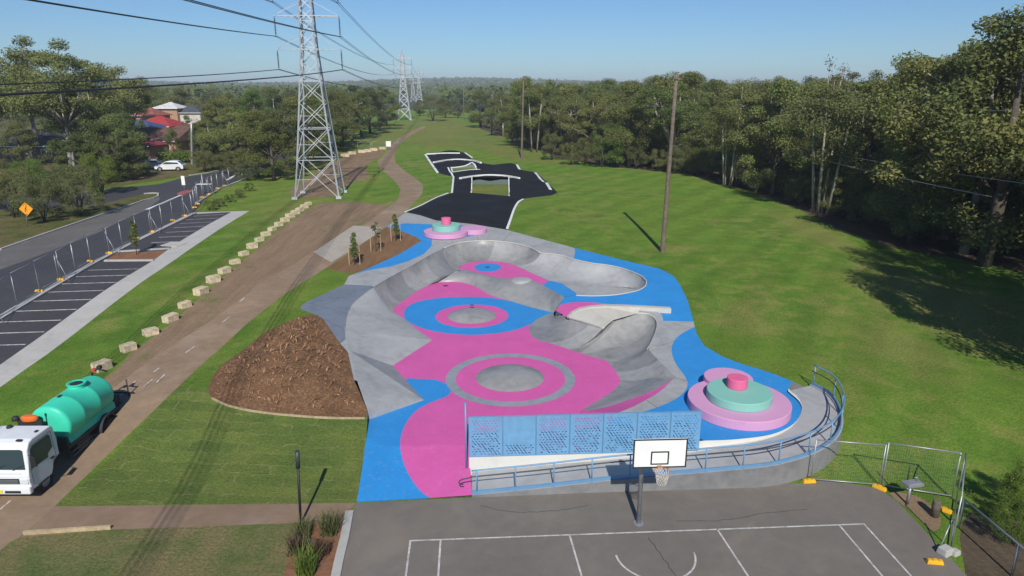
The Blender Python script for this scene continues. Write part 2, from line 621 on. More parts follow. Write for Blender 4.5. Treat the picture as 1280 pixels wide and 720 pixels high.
M['bays'] = asphalt('bay_asphalt', (0.062, 0.058, 0.062), 0.2)
M['road_new'] = asphalt('road_asphalt_dark', (0.060, 0.059, 0.064), 0.2)
M['road_old'] = asphalt('road_asphalt_grey', (0.135, 0.127, 0.118), 0.2)
M['pump'] = asphalt('pump_asphalt', (0.012, 0.0125, 0.014), 0.3, spec=0.25)
M['path'] = asphalt('dusty_path', (0.275, 0.195, 0.130), 0.22, spec=0.1, rough=0.9, blot=(0.33, 0.27, 0.20))
M['slab'] = asphalt('path_slab', (0.40, 0.355, 0.30), 0.15, spec=0.15, rough=0.9, blot=(0.33, 0.27, 0.205))
M['footpath'] = asphalt('footpath', (0.245, 0.170, 0.115), 0.2, spec=0.15, rough=0.9, blot=(0.28, 0.225, 0.175))
def straw_mat():
    t = NT('straw_mulch')
    f = t.noise(7, 6, 0.75, dist=1.2)
    a = t.noise(1.1, 5, 0.6)
    t.color(t.mix(t.ramp(a, [(0.35, 0.0), (0.7, 0.55)]), t.ramp(f, [(0.28, (0.14, 0.07, 0.035)), (0.5, (0.29, 0.16, 0.085)), (0.7, (0.44, 0.28, 0.165))]), (0.10, 0.055, 0.028)))
    t.rough(0.95, 0, 0.08)
    t.bump(f, 1.0, 0.15)
    return t.m
M['straw'] = straw_mat()
def tuft_mat():
    t = NT('dry_straw')
    oi = t.n.new("ShaderNodeNewGeometry")
    t.color(t.ramp(oi.outputs["Random Per Island"], [(0.0, (0.22, 0.115, 0.06)), (0.75, (0.34, 0.19, 0.105)), (1.0, (0.50, 0.34, 0.2))]))
    t.rough(0.9, 0, 0.1)
    return t.m
M['tuft'] = tuft_mat()

# skate park outline (on the ground) --------------------------------------
park_right = [(632, 287), (717, 309.5), (770, 323), (825, 336), (842, 345), (850, 356), (860, 377), (867, 402), (871, 418), (880, 432),
              (902, 445), (927, 455), (948, 461), (969, 468), (989, 476), (1009, 485)]
park_left = [(446, 628), (452, 590), (458, 545), (460, 516), (442.5, 475), (435, 440), (426, 430), (405, 400), (397, 394), (375, 386),
             (377, 382), (384, 377), (430, 356), (436, 345), (457, 337), (500, 317), (527, 301), (520, 296), (500, 288), (483, 284), (507, 265.5),
             (525, 269), (545, 275.5), (590, 280), (632, 287)]
# the access ramp: inner edge, outer edge, height
ramp_in = [(985, 489, 1.08), (1001, 504, 1.06), (1001, 517, 1.02), (992, 532, 0.97), (971, 545, 0.92), (938, 554, 0.86), (900, 560, 0.78), (860, 566, 0.66), (760, 575, 0.42), (660, 583, 0.2), (590, 588, 0.03)]
ramp_out = [(1012, 482, 1.08), (1036, 496, 1.06), (1048, 518, 1.02), (1046, 540, 0.97), (1031, 557, 0.92), (1002, 571, 0.86), (959, 582, 0.78), (900, 588, 0.66), (770, 599, 0.42), (680, 609, 0.2), (590, 618, 0.03)]
RI = curve(ramp_in, 70)
RO = curve(ramp_out, 70)
SCR_A, SCR_B = Vector((-1.62, 22.92, 0)), Vector((7.35, 23.42, 0))      # line of the screens
def scr(x):
    return SCR_A.y + (x - SCR_A.x) * (SCR_B.y - SCR_A.y) / (SCR_B.x - SCR_A.x)
front_edge = [(985, 488), (1000, 499), (1003, 508), (994, 528), (966, 542.5), (921, 549), (876, 551)]
FE = curve(front_edge, 30, D)
PARK = [W(a, b, D if i > 2 else G) for i, (a, b) in enumerate(park_right)]
PARK_L = [W(a, b) for a, b in park_left]
footprint = densify(PARK_L + PARK[1:] + RO + [W(590, 620)], 1.0)

court_tl, court_bl = W(445, 629), W(419, 720)
court_tr, court_br = W(1122, 627), W(1194, 704)
def extend(a, b, y):
    t = (y - a.y) / (b.y - a.y)
    return a.lerp(b, t)
court_poly = [court_tl, W(590, 622), W(800, 613), W(1000, 604), W(1030, 600), W(1100, 611), court_tr, court_br, extend(court_tr, court_br, 4), extend(court_tl, court_bl, 4)]
path_right = [(-130, 800), (0, 688), (25, 671), (68, 633), (155, 549), (240, 467), (276, 435), (312, 402), (360, 365), (403, 338), (460, 300), (483, 283), (507, 265.5), (515, 256), (527, 243), (530, 233), (522, 225), (508, 215), (495, 204), (492, 197), (496, 186), (506, 174), (522, 164.5), (533, 158.5)]
path_left = [(528, 157.5), (505, 169), (491, 178), (484, 189), (472, 201), (474, 210), (488, 221), (500, 235), (498, 248), (481, 262), (454, 282), (416, 302), (393, 314), (322, 358), (265, 400), (202, 440), (137, 488), (80, 532), (20, 582), (-100, 690), (-260, 800)]
mulch_px = [(259, 487), (266, 470), (278, 455), (300, 440), (330, 416), (368, 398), (388, 393), (397, 394), (405, 400), (426, 430), (435, 440), (442.5, 475), (460, 516), (456, 523), (400, 522), (330, 516), (288, 508), (265, 498)]
bed_px = [(408, 336), (435, 317), (460, 300), (483, 284), (500, 288), (520, 296), (527, 301), (500, 317), (457, 337), (438, 342), (424, 339)]
pump_front = [(507, 265), (525, 257), (545, 247), (565, 241), (567, 221), (552, 217.5), (547, 216), (531, 192.5), (560, 190), (581, 191), (590, 199), (604, 204), (616, 206), (646, 205.5), (650, 213), (670, 215), (684, 228), (697, 240.5), (690, 244), (653, 248.5), (643, 260), (634, 287), (590, 280), (545, 275.5), (525, 269)]
hole_a = [(590, 230.5), (636, 230.5), (636.5, 246), (589, 246)]
hole_b = [(563, 211), (590, 209.5), (600, 216), (566, 217)]

REG = []   # name, polygon, material, density, label
def region(name, pg, m, step=None):
    REG.append((name, pg, m, step))
region('skip', footprint, None)
region('court', densify(court_poly, 1.5), 'court')
region('footpath', poly([(27, 671), (68, 633), (250, 631), (445, 628.5), (432, 646), (363, 654), (251, 658), (138, 662)]), 'footpath')
MULCH = poly(mulch_px, step=0.6)
region('mulch_bed', MULCH, 'straw', 0.35)
region('garden_bed', poly(bed_px, step=0.8), 'soil', 0.7)
region('grass_strip', poly(hole_a), 'field')
region('grass_strip', poly(hole_b), 'field')
PUMP = poly(pump_front, step=0.8)
region('pump_track', PUMP, 'pump', 0.55)
region('path_slab', poly([(392, 315), (442, 282), (477, 284), (470, 293), (433, 316), (414, 328)]), 'slab')
PATH = densify([W(a, b) for a, b in catmull(path_right, 90)] + [W(a, b) for a, b in catmull(path_left, 90)], 3)
region('path', PATH, 'path')
region('dirt_ground', poly([(362, 238), (385, 222), (430, 197), (470, 187), (478, 188), (478, 193), (463, 203), (456, 209), (462, 222), (440, 228), (425, 236), (420, 245), (375, 247)], smooth=True), 'dirt')
region('dirt_ground', poly([(95, 505), (150, 458), (161, 443), (213, 405), (251, 371), (294, 334), (340, 294), (385, 262), (400, 254), (440, 252), (480, 256), (490, 250), (481, 263), (454, 283), (416, 303), (393, 315), (322, 359), (265, 401), (202, 441), (137, 489), (60, 548)]), 'dirt')
region('pavement', poly([(-90, 525), (0, 456), (20, 442), (128, 365), (191, 326), (218, 306), (289, 265), (243, 267.5), (243, 265.5), (312, 263.5), (235, 313), (60, 442), (0, 484), (-90, 552)]), 'path_white')
region('garden_soil', poly([(131, 325.5), (146, 316), (208, 313), (212, 311), (192, 325)]), 'redsoil')
region('car_park', poly([(-90, 455), (0, 399), (113, 332), (155, 310), (190, 293), (243, 267.5), (289, 265), (218, 306), (191, 326), (128, 365), (20, 442), (0, 456), (-90, 525)]), 'bays')
region('road_lane', poly([(-160, 400), (0, 337), (120, 292), (183, 262), (199, 250), (199.5, 245), (181, 250), (74, 286), (0, 312), (-160, 365)]), 'road_old')
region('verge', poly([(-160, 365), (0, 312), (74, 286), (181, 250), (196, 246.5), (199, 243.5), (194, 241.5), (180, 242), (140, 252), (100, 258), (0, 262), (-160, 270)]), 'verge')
region('road', poly([(-90, 455), (0, 397), (112, 330), (155, 308.5), (190, 291.5), (242, 266.5), (258, 247), (275, 236.5), (300, 227), (325, 215), (380, 190), (420, 172), (408, 170), (360, 190), (300, 208), (262, 216.5), (237, 220), (200, 230), (100, 241), (0, 246), (-160, 252), (-160, 270), (0, 262), (100, 258), (140, 252), (180, 242), (199, 243.5), (199, 250), (183, 262), (120, 292), (0, 337), (-160, 400)]), 'road_new')
region('forest_floor', poly([(1420, 400), (1300, 345), (1190, 322), (1110, 308), (1040, 284), (990, 258), (940, 239), (880, 223), (830, 215), (760, 208), (700, 198), (650, 178), (600, 161), (600, 148), (700, 140), (1500, 140), (1900, 300)]), 'litter')
region('garden_soil', poly([(1212, 640), (1250, 650), (1420, 700), (1420, 900), (1230, 760), (1205, 700), (1200, 665)], smooth=True), 'litter')
region('dirt_ground', poly([(1112, 616), (1150, 622), (1176, 648), (1166, 664), (1140, 640)], smooth=True), 'dirt')
region('garden_soil', poly([(372, 668), (395, 655), (430, 650), (418, 725), (395, 800), (360, 800), (355, 720)], smooth=True), 'redsoil')
region('lower_lawn', poly([(-130, 800), (0, 688), (27, 671), (138, 662), (251, 658), (363, 654), (432, 646), (419, 720), (396, 810)]), 'patchy')
region('turf', poly([(68, 633), (225, 482), (259, 487), (265, 498), (330, 516), (456, 523), (460, 518), (446, 628.5), (250, 631)]), 'turf')
region('far_field', poly([(600, 161), (650, 178), (700, 198), (740, 215), (690, 205), (640, 200), (600, 186), (530, 182), (500, 178), (480, 188), (440, 194), (380, 222), (320, 232), (350, 205), (420, 180), (480, 160), (520, 148), (560, 146)]), 'field')
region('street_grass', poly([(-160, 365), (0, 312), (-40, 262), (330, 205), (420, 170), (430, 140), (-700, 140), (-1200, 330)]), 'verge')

def pump_berms():
    L = []
    for px in ([(575, 223.5), (595, 220.5), (612, 219.5), (632, 220.5), (649, 223.5)], [(542, 203.5), (560, 200.5), (575, 199.8), (590, 201), (601, 204)], [(533, 193), (555, 192), (575, 192)]):
        L.append([W(a, b, lambda x, y: G(x, y) + 0.9) for a, b in catmull(px, 26)])
    return L
BERMS = pump_berms()
BP = [np.array([(p.x, p.y) for p in b]) for b in BERMS]
def bumps(x, y):
    """Rollers and berms of the pump track, above the ground."""
    z = 0.0
    q = np.array([x, y])
    for b in BP:
        d = np.min(np.linalg.norm(b - q, axis=1))
        k = np.argmin(np.linalg.norm(b - q, axis=1))
        s = 1.9 if y < b[k][1] else 0.9
        z = max(z, 0.95 * math.exp(-(d / s) ** 2))
    z = max(z, 0.26 + 0.26 * math.sin(y * 0.85) * math.sin(x * 0.5 + 1))
    return z
rng = random.Random(7)
def ground_z(P, name):
    if name == 'mulch_bed':
        d = dist_edge(P, MULCH)
        return [G(x, y) + 0.5 * sm(0, 3.2, dd) + (0.10 * math.sin(x * 3.1 + y) * math.sin(y * 2.7) + rng.uniform(-0.05, 0.07)) * sm(0, 0.5, dd) for (x, y), dd in zip(P, d)]
    if name == 'pump_track':
        d = dist_edge(P, PUMP)
        return [G(x, y) + bumps(x, y) * sm(0, 1.4, dd) for (x, y), dd in zip(P, d)]
    return [G(x, y) for x, y in P]

def make_ground():
    V, E = [], []
    for name, pg, m, step in REG:
        i0 = len(V)
        n = len(pg)
        V += [(p.x, p.y) for p in pg]
        E += [(i0 + k, i0 + (k + 1) % n) for k in range(n)]
        if step:
            a = np.array(V[i0:])
            lo, hi = a.min(0), a.max(0)
            xs = np.arange(lo[0], hi[0], step)
            ys = np.arange(lo[1], hi[1], step)
            g = np.array([(x + rng.uniform(-.2, .2) * step, y + rng.uniform(-.2, .2) * step) for x in xs for y in ys])
            ok = inside(g, pg) & (dist_edge(g, pg) > step * 0.4)
            V += [tuple(p) for p in g[ok]]
    grid = []
    def ring(x0, x1, y0, y1, s, skip=None):
        for x in np.arange(x0, x1 + .01, s):
            for y in np.arange(y0, y1 + .01, s):
                if skip and skip[0] < x < skip[1] and skip[2] < y < skip[3]: continue
                grid.append((x + rng.uniform(-.1, .1) * s, y + rng.uniform(-.1, .1) * s))
    ring(-40, 44, 2, 110, 2.0)
    ring(-200, 200, -60, 420, 12.0, (-40, 44, 2, 110))
    ring(-800, 800, -160, 1200, 80.0, (-200, 200, -60, 420))
    ring(-6000, 6000, -1000, 7000, 400.0, (-800, 800, -160, 1200))
    g = np.array(grid)
    keep = ~inside(g, footprint) & ~inside(g, MULCH) & ~inside(g, PUMP)
    V += [tuple(p) for p in g[keep]]
    r = geometry.delaunay_2d_cdt([Vector(v) for v in V], E, [], 0, 1e-4)
    ov, faces = r[0], r[2]
    P = np.array([(v[0], v[1]) for v in ov])
    F = [f for f in faces]
    C = np.array([P[list(f)].mean(0) for f in F])
    idx = np.full(len(F), -1)
    far = (np.abs(C[:, 0]) > 220) | (C[:, 1] > 430) | (C[:, 1] < -70)
    for k, (name, pg, m, step) in enumerate(REG):
        a = np.array([(p.x, p.y) for p in pg])
        cand = (idx < 0) & (C[:, 0] >= a[:, 0].min()) & (C[:, 0] <= a[:, 0].max()) & (C[:, 1] >= a[:, 1].min()) & (C[:, 1] <= a[:, 1].max())
        w = np.where(cand)[0]
        if len(w):
            ins = inside(C[w], pg)
            idx[w[ins]] = k
    groups = {}
    for fi, k in enumerate(idx):
        if k >= 0:
            if REG[k][2] is None: continue
            key = (REG[k][0], REG[k][2])
        else:
            key = ('hinterland', 'farland') if far[fi] else ('lawn', 'lawn')
        groups.setdefault(key, []).append(fi)
    for (name, m), fl in groups.items():
        ids = sorted({v for fi in fl for v in F[fi]})
        mp = {v: i for i, v in enumerate(ids)}
        Z = ground_z(P[ids], name)
        o = mesh_of(name, [(P[v][0], P[v][1], z) for v, z in zip(ids, Z)], [[mp[v] for v in F[fi]] for fi in fl], M[m], smooth=True)
        tag(o, kind='structure')
make_ground()

def strip(name, pts, width, m, zf=G, dz=0.006, parent=None, kind='structure', thick=0.0):
    """A flat painted line or a low kerb along world points."""
    mb = MB()
    n = len(pts)
    L, Rr = [], []
    for i, p in enumerate(pts):
        a, b = pts[max(0, i - 1)], pts[min(n - 1, i + 1)]
        d = Vector((b.x - a.x, b.y - a.y, 0)).normalized()
        nn = Vector((-d.y, d.x, 0)) * width / 2
        for S, q in ((L, p + nn), (Rr, p - nn)):
            S.append(mb.bm.verts.new((q.x, q.y, (zf(q.x, q.y) if zf else p.z) + dz + thick)))
    for i in range(n - 1):
        mb.bm.faces.new((L[i], Rr[i], Rr[i + 1], L[i + 1]))
    if thick:
        for S in (L, Rr):
            low = [mb.bm.verts.new((v.co.x, v.co.y, v.co.z - thick - 0.1)) for v in S]
            for i in range(n - 1):
                mb.bm.faces.new((S[i], S[i + 1], low[i + 1], low[i]))
        for i in (0, n - 1):
            a, b = L[i], Rr[i]
            mb.bm.faces.new((a, b, mb.bm.verts.new((b.co.x, b.co.y, b.co.z - thick - 0.1)), mb.bm.verts.new((a.co.x, a.co.y, a.co.z - thick - 0.1))))
    o = mb.build(name, M[m] if isinstance(m, str) else m, parent)
    if kind and parent is None: tag(o, kind=kind)
    return o
def line(name, px, width, m, n=None, zf=G, dz=0.006, smooth=False, thick=0.0):
    if smooth:
        q = catmull(px, n or 40)
    else:
        q = resample(px, n or 24)
    return strip(name, [W(a, b, zf) for a, b in q], width, m, zf, dz, thick=thick)

# court markings: measured on the asphalt
A_, B_ = W(513, 676, 0), W(1080, 655, 0)
ux = (B_ - A_).normalized(); uy = Vector((ux.y, -ux.x, 0))
def cpt(u, v): return A_ + ux * u + uy * v + Vector((0, 0, 0))
LW = (B_ - A_).length
def cl(u0, v0, u1, v1):
    strip('court_marking', [cpt(u0, v0), cpt((u0 + u1) / 2, (v0 + v1) / 2), cpt(u1, v1)], 0.06, 'linewhite', K(0.0), 0.005)
cl(-0.03, 0, LW + 0.03, 0)
cl(0, 0.03, 0, 14.5); cl(LW, 0.03, LW, 14.5)
cl(0.97, 0.03, 0.97, 14.5)
cl(LW - 0.86, 0.03, LW - 0.86, 14.5)
k0, k1 = W(712, 669, 0), W(727, 720, 0)
strip('court_marking', [k0, k0.lerp(k1, 0.5), extend(k0, k1, 13.0)], 0.06, 'linewhite', K(0.0), 0.005)
k0, k1 = W(896.5, 661.5, 0), W(935, 720, 0)
strip('court_marking', [k0, k0.lerp(k1, 0.5), extend(k0, k1, 13.0)], 0.06, 'linewhite', K(0.0), 0.005)
ca, cb = W(770, 694, 0), W(867, 690, 0)
cc = (ca + cb) / 2; rr = (ca - cb).length / 2
strip('court_marking', [cc + ux * (-rr * math.cos(t)) + uy * (rr * math.sin(t)) for t in np.linspace(0, math.pi, 30)], 0.06, 'linewhite', K(0.0), 0.005)

for pts_ in ([(811, 672), (826, 694), (848, 724)], [(846, 652), (905, 650), (960, 641), (1010, 637)], [(600, 632), (640, 640), (700, 638), (735, 631)]):
    q_ = [W(a, b, 0) for a, b in catmull(pts_, 18)]
    q_ = [p + Vector((rng.uniform(-.03, .03), rng.uniform(-.03, .03), 0)) for p in q_]
    strip('court_crack', q_, 0.025, 'bays', K(0.0), 0.004)
# kerbs and painted lines by the road
line('kerb', [(-90, 456), (0, 398.5), (113, 331.5), (155, 309.5), (190, 292.5), (243, 267)], 0.45, 'kerb', 40, thick=0.10)
line('kerb', [(131, 326.5), (192, 326)], 0.25, 'kerb', 8, thick=0.10)
line('kerb', [(146, 315), (212, 311)], 0.25, 'kerb', 8, thick=0.08)
line('kerb', [(0, 312.5), (74, 286.5), (181, 250.5), (196, 247), (199.5, 244.5), (198, 242), (190, 241.6), (180, 242.5)], 0.2, 'kerb', 40, thick=0.10)
line('kerb', [(437, 640), (431, 672), (424, 700), (412, 760)], 0.28, 'kerb', 12, thick=0.06)
line('kerb', [(246, 254), (275, 236), (300, 226.5), (325, 214.5)], 0.3, 'kerb', 20, thick=0.10)
line('kerb', [(237, 219.5), (262, 216), (285, 210.5), (300, 207.5)], 0.3, 'kerb', 20, thick=0.10)
line('road_marking', [(183, 262), (205, 253), (226, 244)], 0.35, 'white', 12)
line('road_marking', [(284, 225), (293, 219.5), (302, 214)], 0.4, 'white', 8)
def bays(k0, k1, p0, p1, n, skip0=False):
    a0, a1, b0, b1 = W(*k0), W(*k1), W(*p0), W(*p1)
    for i in range(n):
        if i == 0 and skip0: continue
        t = i / (n - 1)
        a, b = a0.lerp(a1, t), b0.lerp(b1, t)
        d = (b - a)
        strip('bay_line', [a + d * 0.06, a + d * 0.35, a + d * 0.65, a + d * 0.99], 0.11, 'linewhite', G, 0.006)
bays((-63, 433.5), (106, 338), (33, 430.5), (175, 336), 9)
bays((186, 303.5), (238, 270.5), (226, 302), (281, 268), 7)
line('kerb', [(228, 306.5), (208, 305)], 1.3, 'path_white', 4, thick=0.05)
# turf edge boards and a fallen plank beside the footpath
line('garden_edge', [(456, 523.5), (400, 522.5), (330, 516.5), (288, 508.5), (265, 498.5)], 0.07, 'palewood', 30, thick=0.05, smooth=True)
pl = MB(); a, b = W(30, 668), W(139, 661); pl.bar(a + Vector((0, 0, 0.05)), b + Vector((0, 0, 0.05)), 0.08, 0.16)
tag(pl.build('timber_board', M['palewood']), "pale timber board lying along the lower edge of the brown footpath", "board")
for (x0, y0, x1, y1) in [(150, 495, 158, 488), (163, 482, 170, 476), (180, 483, 191, 474), (196, 478, 206, 468), (192, 465, 199, 460), (232, 441, 243, 433), (278, 403, 287, 396), (0, 637, 15, 624), (300, 377, 306, 372)]:
    line('path_marking', [(x0, y0), (x1, y1)], 0.07, 'linewhite', 3)

# white edges of the pump track, following its humps
def pz(x, y):
    return G(x, y) + (bumps(x, y) * sm(0, 1.4, dist_edge(np.array([[x, y]]), PUMP)[0]) if inside(np.array([[x, y]]), PUMP)[0] else 0)
def edge(px, w, smooth=True, n=40):
    q = catmull(px, n) if smooth else resample(px, n)
    strip('track_edge', [W(a, b) for a, b in q], w, 'white', pz, 0.02, thick=0.03)
edge([(507, 265), (525, 257.5), (545, 247.5), (560, 241.5)], 0.2)
edge([(654, 249), (648, 253), (643, 261), (638, 275), (634, 286)], 0.22)
edge([(565, 241), (567, 221.5), (560, 213)], 0.22, False)
edge([(547, 216), (538, 203), (531.5, 193)], 0.35)
edge([(669, 216), (675, 224), (679, 228)], 0.35)
edge([(683, 229), (688, 238)], 0.4)
edge([(646, 206), (650, 213)], 0.35)
edge([(581, 191), (590, 197)], 0.35)
edge([hole_a[0], hole_a[3]], 0.12, False, 12)
edge([hole_a[1], hole_a[2]], 0.12, False, 12)
edge(hole_b + [hole_b[0]], 0.18, False, 60)
for b in BERMS:
    strip('track_edge', b, 0.32, 'white', lambda x, y: G(x, y) + bumps(x, y), 0.03, thick=0.12)

# straw lying over the mulch
def straws():
    mb_v, mb_f = [], []
    a = np.array([(p.x, p.y) for p in MULCH]); lo, hi = a.min(0), a.max(0)
    pts = np.array([(rng.uniform(lo[0], hi[0]), rng.uniform(lo[1], hi[1])) for _ in range(11000)])
    pts = pts[inside(pts, MULCH)]
    dd = dist_edge(pts, MULCH)
    for (x, y), d in zip(pts, dd):
        z = G(x, y) + 0.5 * sm(0, 3.2, d) + 0.10 * math.sin(x * 3.1 + y) * math.sin(y * 2.7) * sm(0, .5, d)
        if rng.random() < 0.2 or d < 0.18:
            continue
        L = rng.uniform(0.04, 0.12) * (1.6 if rng.random() < .12 else 1)
        th = rng.uniform(0, 6.28)
        el = rng.uniform(0.05, 0.6)
        w = rng.uniform(0.008, 0.02)
        dx, dy, dz_ = math.cos(th) * math.cos(el) * L, math.sin(th) * math.cos(el) * L, math.sin(el) * L
        nx, ny = -math.sin(th) * w, math.cos(th) * w
        i = len(mb_v)
        mb_v += [(x - nx, y - ny, z), (x + nx, y + ny, z), (x + dx * .6, y + dy * .6, z + dz_), (x, y, z + 0.05), (x + dx, y + dy, z + dz_ * 0.7)]
        mb_f += [(i, i + 1, i + 2), (i + 1, i + 4, i + 2), (i, i + 2, i + 4)]
    for (x, y), d in zip(pts[:330], dd[:330]):
        if d < 0.5: continue
        z = G(x, y) + 0.5 * sm(0, 3.2, d) + 0.02
        th = rng.uniform(0.4, 2.8)
        for q in range(5):
            t2 = th + rng.uniform(-.45, .45); L = rng.uniform(.18, .5); w = 0.010
            dx, dy = math.cos(t2) * L, math.sin(t2) * L
            nx, ny = -math.sin(t2) * w, math.cos(t2) * w
            h1 = rng.uniform(.05, .16)
            i = len(mb_v)
            mb_v += [(x - nx, y - ny, z), (x + nx, y + ny, z), (x + dx * .5 + nx, y + dy * .5 + ny, z + h1), (x + dx * .5 - nx, y + dy * .5 - ny, z + h1), (x + dx + nx, y + dy + ny, z + h1 * .6), (x + dx - nx, y + dy - ny, z + h1 * .6)]
            mb_f += [(i, i + 1, i + 2, i + 3), (i + 3, i + 2, i + 4, i + 5)]
    o = mesh_of('straw', mb_v, mb_f, M['tuft'])
    tag(o, "dry brown straw strewn over the mulch bed", "straw", kind='stuff')
straws()

# ------------------------------------------------------------------ skate park
SP = empty('skate_park', W(637, 470, 0.36))
tag(SP, "concrete skate park with pink and blue painted floor, bowls and banks", "skate park")
PI_ = SP.matrix_basis.inverted()
def put(o):
    """Keep world coordinates of a part under the park's Empty."""
    o.parent = SP
    o.matrix_parent_inverse = Matrix.Translation(-Vector(SP.location))
    return o

def loft(name, bot, top, m, steps=10, prof='arc', amax=66, split=None):
    n = len(bot)
    V, Fc, mi = [], [], []
    for i in range(n):
        am = R(amax(i / (n - 1)) if callable(amax) else amax)
        b, t = bot[i], top[i]
        for k in range(steps + 1):
            u = k / steps
            if prof == 'arc':
                th = u * am
                s, v = math.sin(th) / math.sin(am), (1 - math.cos(th)) / (1 - math.cos(am))
            elif prof == 'hip':           # rounds over the top
                s, v = u, math.sin(u * math.pi / 2)
            elif prof == 'roll':          # soft at both ends
                s, v = u, u * u * (3 - 2 * u)
            else:
                s, v = u, u
            V.append((b.x + (t.x - b.x) * s, b.y + (t.y - b.y) * s, b.z + (t.z - b.z) * v))
    w = steps + 1
    for i in range(n - 1):
        for k in range(steps):
            Fc.append((i * w + k, (i + 1) * w + k, (i + 1) * w + k + 1, i * w + k + 1))
    me = bpy.data.meshes.new(name)
    me.from_pydata(V, [], Fc)
    tones = [M[m]]
    if m == 'concrete_bowl' and prof == 'arc':       # separate pours differ in tone
        tones = [M['concrete_bowl'], M['concrete_bowl2'], M['concrete_bowl3']]
        L = np.r_[0, np.cumsum([(top[i + 1] - top[i]).length + (bot[i + 1] - bot[i]).length for i in range(n - 1)])] / 2
        ph = rng.uniform(0, 2)
        for i in range(n - 1):
            k = int((L[i] + ph) / 2.6)
            for q in range(steps): me.polygons[i * steps + q].material_index = (k * 2 + len(name)) % 3
    bm = bmesh.new(); bm.from_mesh(me)
    bmesh.ops.remove_doubles(bm, verts=bm.verts, dist=1e-4)
    for f in bm.faces:
        f.smooth = prof != 'lin'
        if f.normal.z < 0: f.normal_flip()
    bm.to_mesh(me); bm.free()
    return put(link(name, me, tones))

zF, zB = 0.364, 0.62
S_, T_, U_ = (491, 457), (540, 425), (489, 390)
R_, Q_, P_ = (530, 500), (460, 515), (437, 438)
N = 20
# left banks
def seg(a, b, za, zb, n=N):
    pa, pb = W(a[0], a[1], za), W(b[0], b[1], zb)
    return [pa.lerp(pb, k / (n - 1)) for k in range(n)]
wP, wQ, wR, wS = W(*P_, D), W(*Q_), W(*R_, F1), W(*S_, F1)
mid = W(500, 494, 0.42)
b1 = curve([R_, (507, 475), S_], N, F1, smooth=False)
b2 = seg(S_, T_, F1, F1)
b3 = curve([T_, (520, 410.5), (505, 398), U_], N, F1)
b4 = curve([(489, 390, zF), (497, 381, zF), (507, 374, zF), (520, 364.5, zF), (535, 356.5, zF)], N)
b5 = curve([(535, 356.5, zF), (549, 350, 0.60), (562, 343, 0.80), (572, 337, zB)], N)
b6 = curve([(572, 337), (577, 331.5), (590, 327.5), (610, 326), (632, 328), (645, 332)], N + 10, zB)
b7 = curve([(645, 332), (660, 338.5), (678, 344), (690, 347)], N, zB)
b8 = curve([(690, 347), (705, 351), (725, 353.5), (750, 356), (768, 358), (780, 358.5), (783, 358)], N + 16, zB)
t1 = curve([(460, 515), (447, 478), P_], N, G, smooth=False)
t2 = curve([P_, (432, 424), (431, 412)], N, D, smooth=False)
t3 = curve([(431, 412), (434, 392), (443, 377), (466, 359)], N, D)
t4 = curve([(466, 359), (490, 345), (515, 332)], N, D)
t5 = curve([(515, 332), (536, 319.5), (555, 310)], N, D)
t6 = curve([(555, 310), (572, 304), (590, 301.5), (610, 300.8), (640, 303.5), (662, 309), (676, 316)], N + 10, D)
t7 = curve([(676, 316), (690, 317.5), (705, 320), (717, 324)], N, D)
t8 = curve([(717, 324), (740, 329), (760, 331.5), (780, 336), (800, 344), (808, 351)], N + 16, D)
t9 = curve([(808, 351), (807, 357), (800, 362), (790, 365), (770, 368.5), (745, 370), (720, 369.5)], N + 10, D)
b9 = [Vector((p.x * (1 - 0.03 * k), 0, zB)) for k, p in enumerate([])]
# near wall of the right pocket: its foot runs 1.5 m behind the rim
b9 = []
for k, p in enumerate(t9):
    u = k / (len(t9) - 1)
    a = b8[-1]
    q = Vector((p.x - 0.9 * (1 - u), p.y + 1.7 * sm(0, .4, u) , zB))
    b9.append(a.lerp(q, sm(0, 0.25, u)))
t10 = curve([(720, 369.5), (712, 370.5), (705, 371.5)], 10, D, smooth=False)
b10 = [Vector((b9[-1].x + (p.x - t10[0].x) * 0.9, b9[-1].y, zB)) for p in t10]
ridge_l = [(572, 337, 0.86), (592, 341, 0.92), (610, 345.5, 0.98), (628, 348.5, 1.08), (640, 348.5, 1.22), (652, 349.5, 1.27), (663, 351, 1.22), (676, 356, 1.15), (690, 363.5, 1.3), (705, 371.5, 1.62)]
ridge = curve(ridge_l, 40)
ridge[-1] = t10[-1].copy()
spine_b = curve([(535, 356.5), (545, 353.5), (560, 352.3), (577, 353), (592, 357), (605, 364), (614, 369), (640, 377), (668, 385), (692, 390.5)], 40, F1)
back = [Vector((p.x + 0.2, p.y + 1.1, zB)) for p in ridge]
back[0] = b6[0].copy()
ridge[0] = b5[13].lerp(b5[13], 0)
back[-1] = b10[-1].copy()

hip_top = curve([(695, 388.5), (702, 392), (709, 397)], 6, D, smooth=False) + curve([(709, 397), (730, 403), (753, 410.5)], 14, D, smooth=False)[1:]
hip_bot = curve([(692, 390.5), (679, 395), (670, 400), (662.5, 407), (661, 412), (667, 422), (680, 427), (695, 431), (712, 437)], len(hip_top), F1)
pock_top = curve([(753, 410.5), (761, 403), (770, 397), (780, 393.3), (790, 391.8), (801, 391.6), (811, 393), (819, 398), (822, 405), (820, 415), (815, 427), (810, 436.5)], 40, D)
pock_bot = curve([(712, 437), (725, 441), (740, 446), (755, 450), (761, 453.5), (765, 458)], 40, F1)
w2_top = curve([(810, 436.5), (827, 454), (845, 471.5)], 14, D, smooth=False)
w2_bot = curve([(765, 458), (771, 466), (776, 475)], 14, F1)
w3_bot = curve([(776, 475), (769, 486), (750, 499), (727, 512)], 20, F1)
w3_mid = curve([(845, 471.5, 1.0), (821, 486, 0.97), (790, 498, 0.80), (760, 508, 0.62), (727, 514.5, 0.42)], 20)
w3_mid[0] = w2_top[-1].copy()
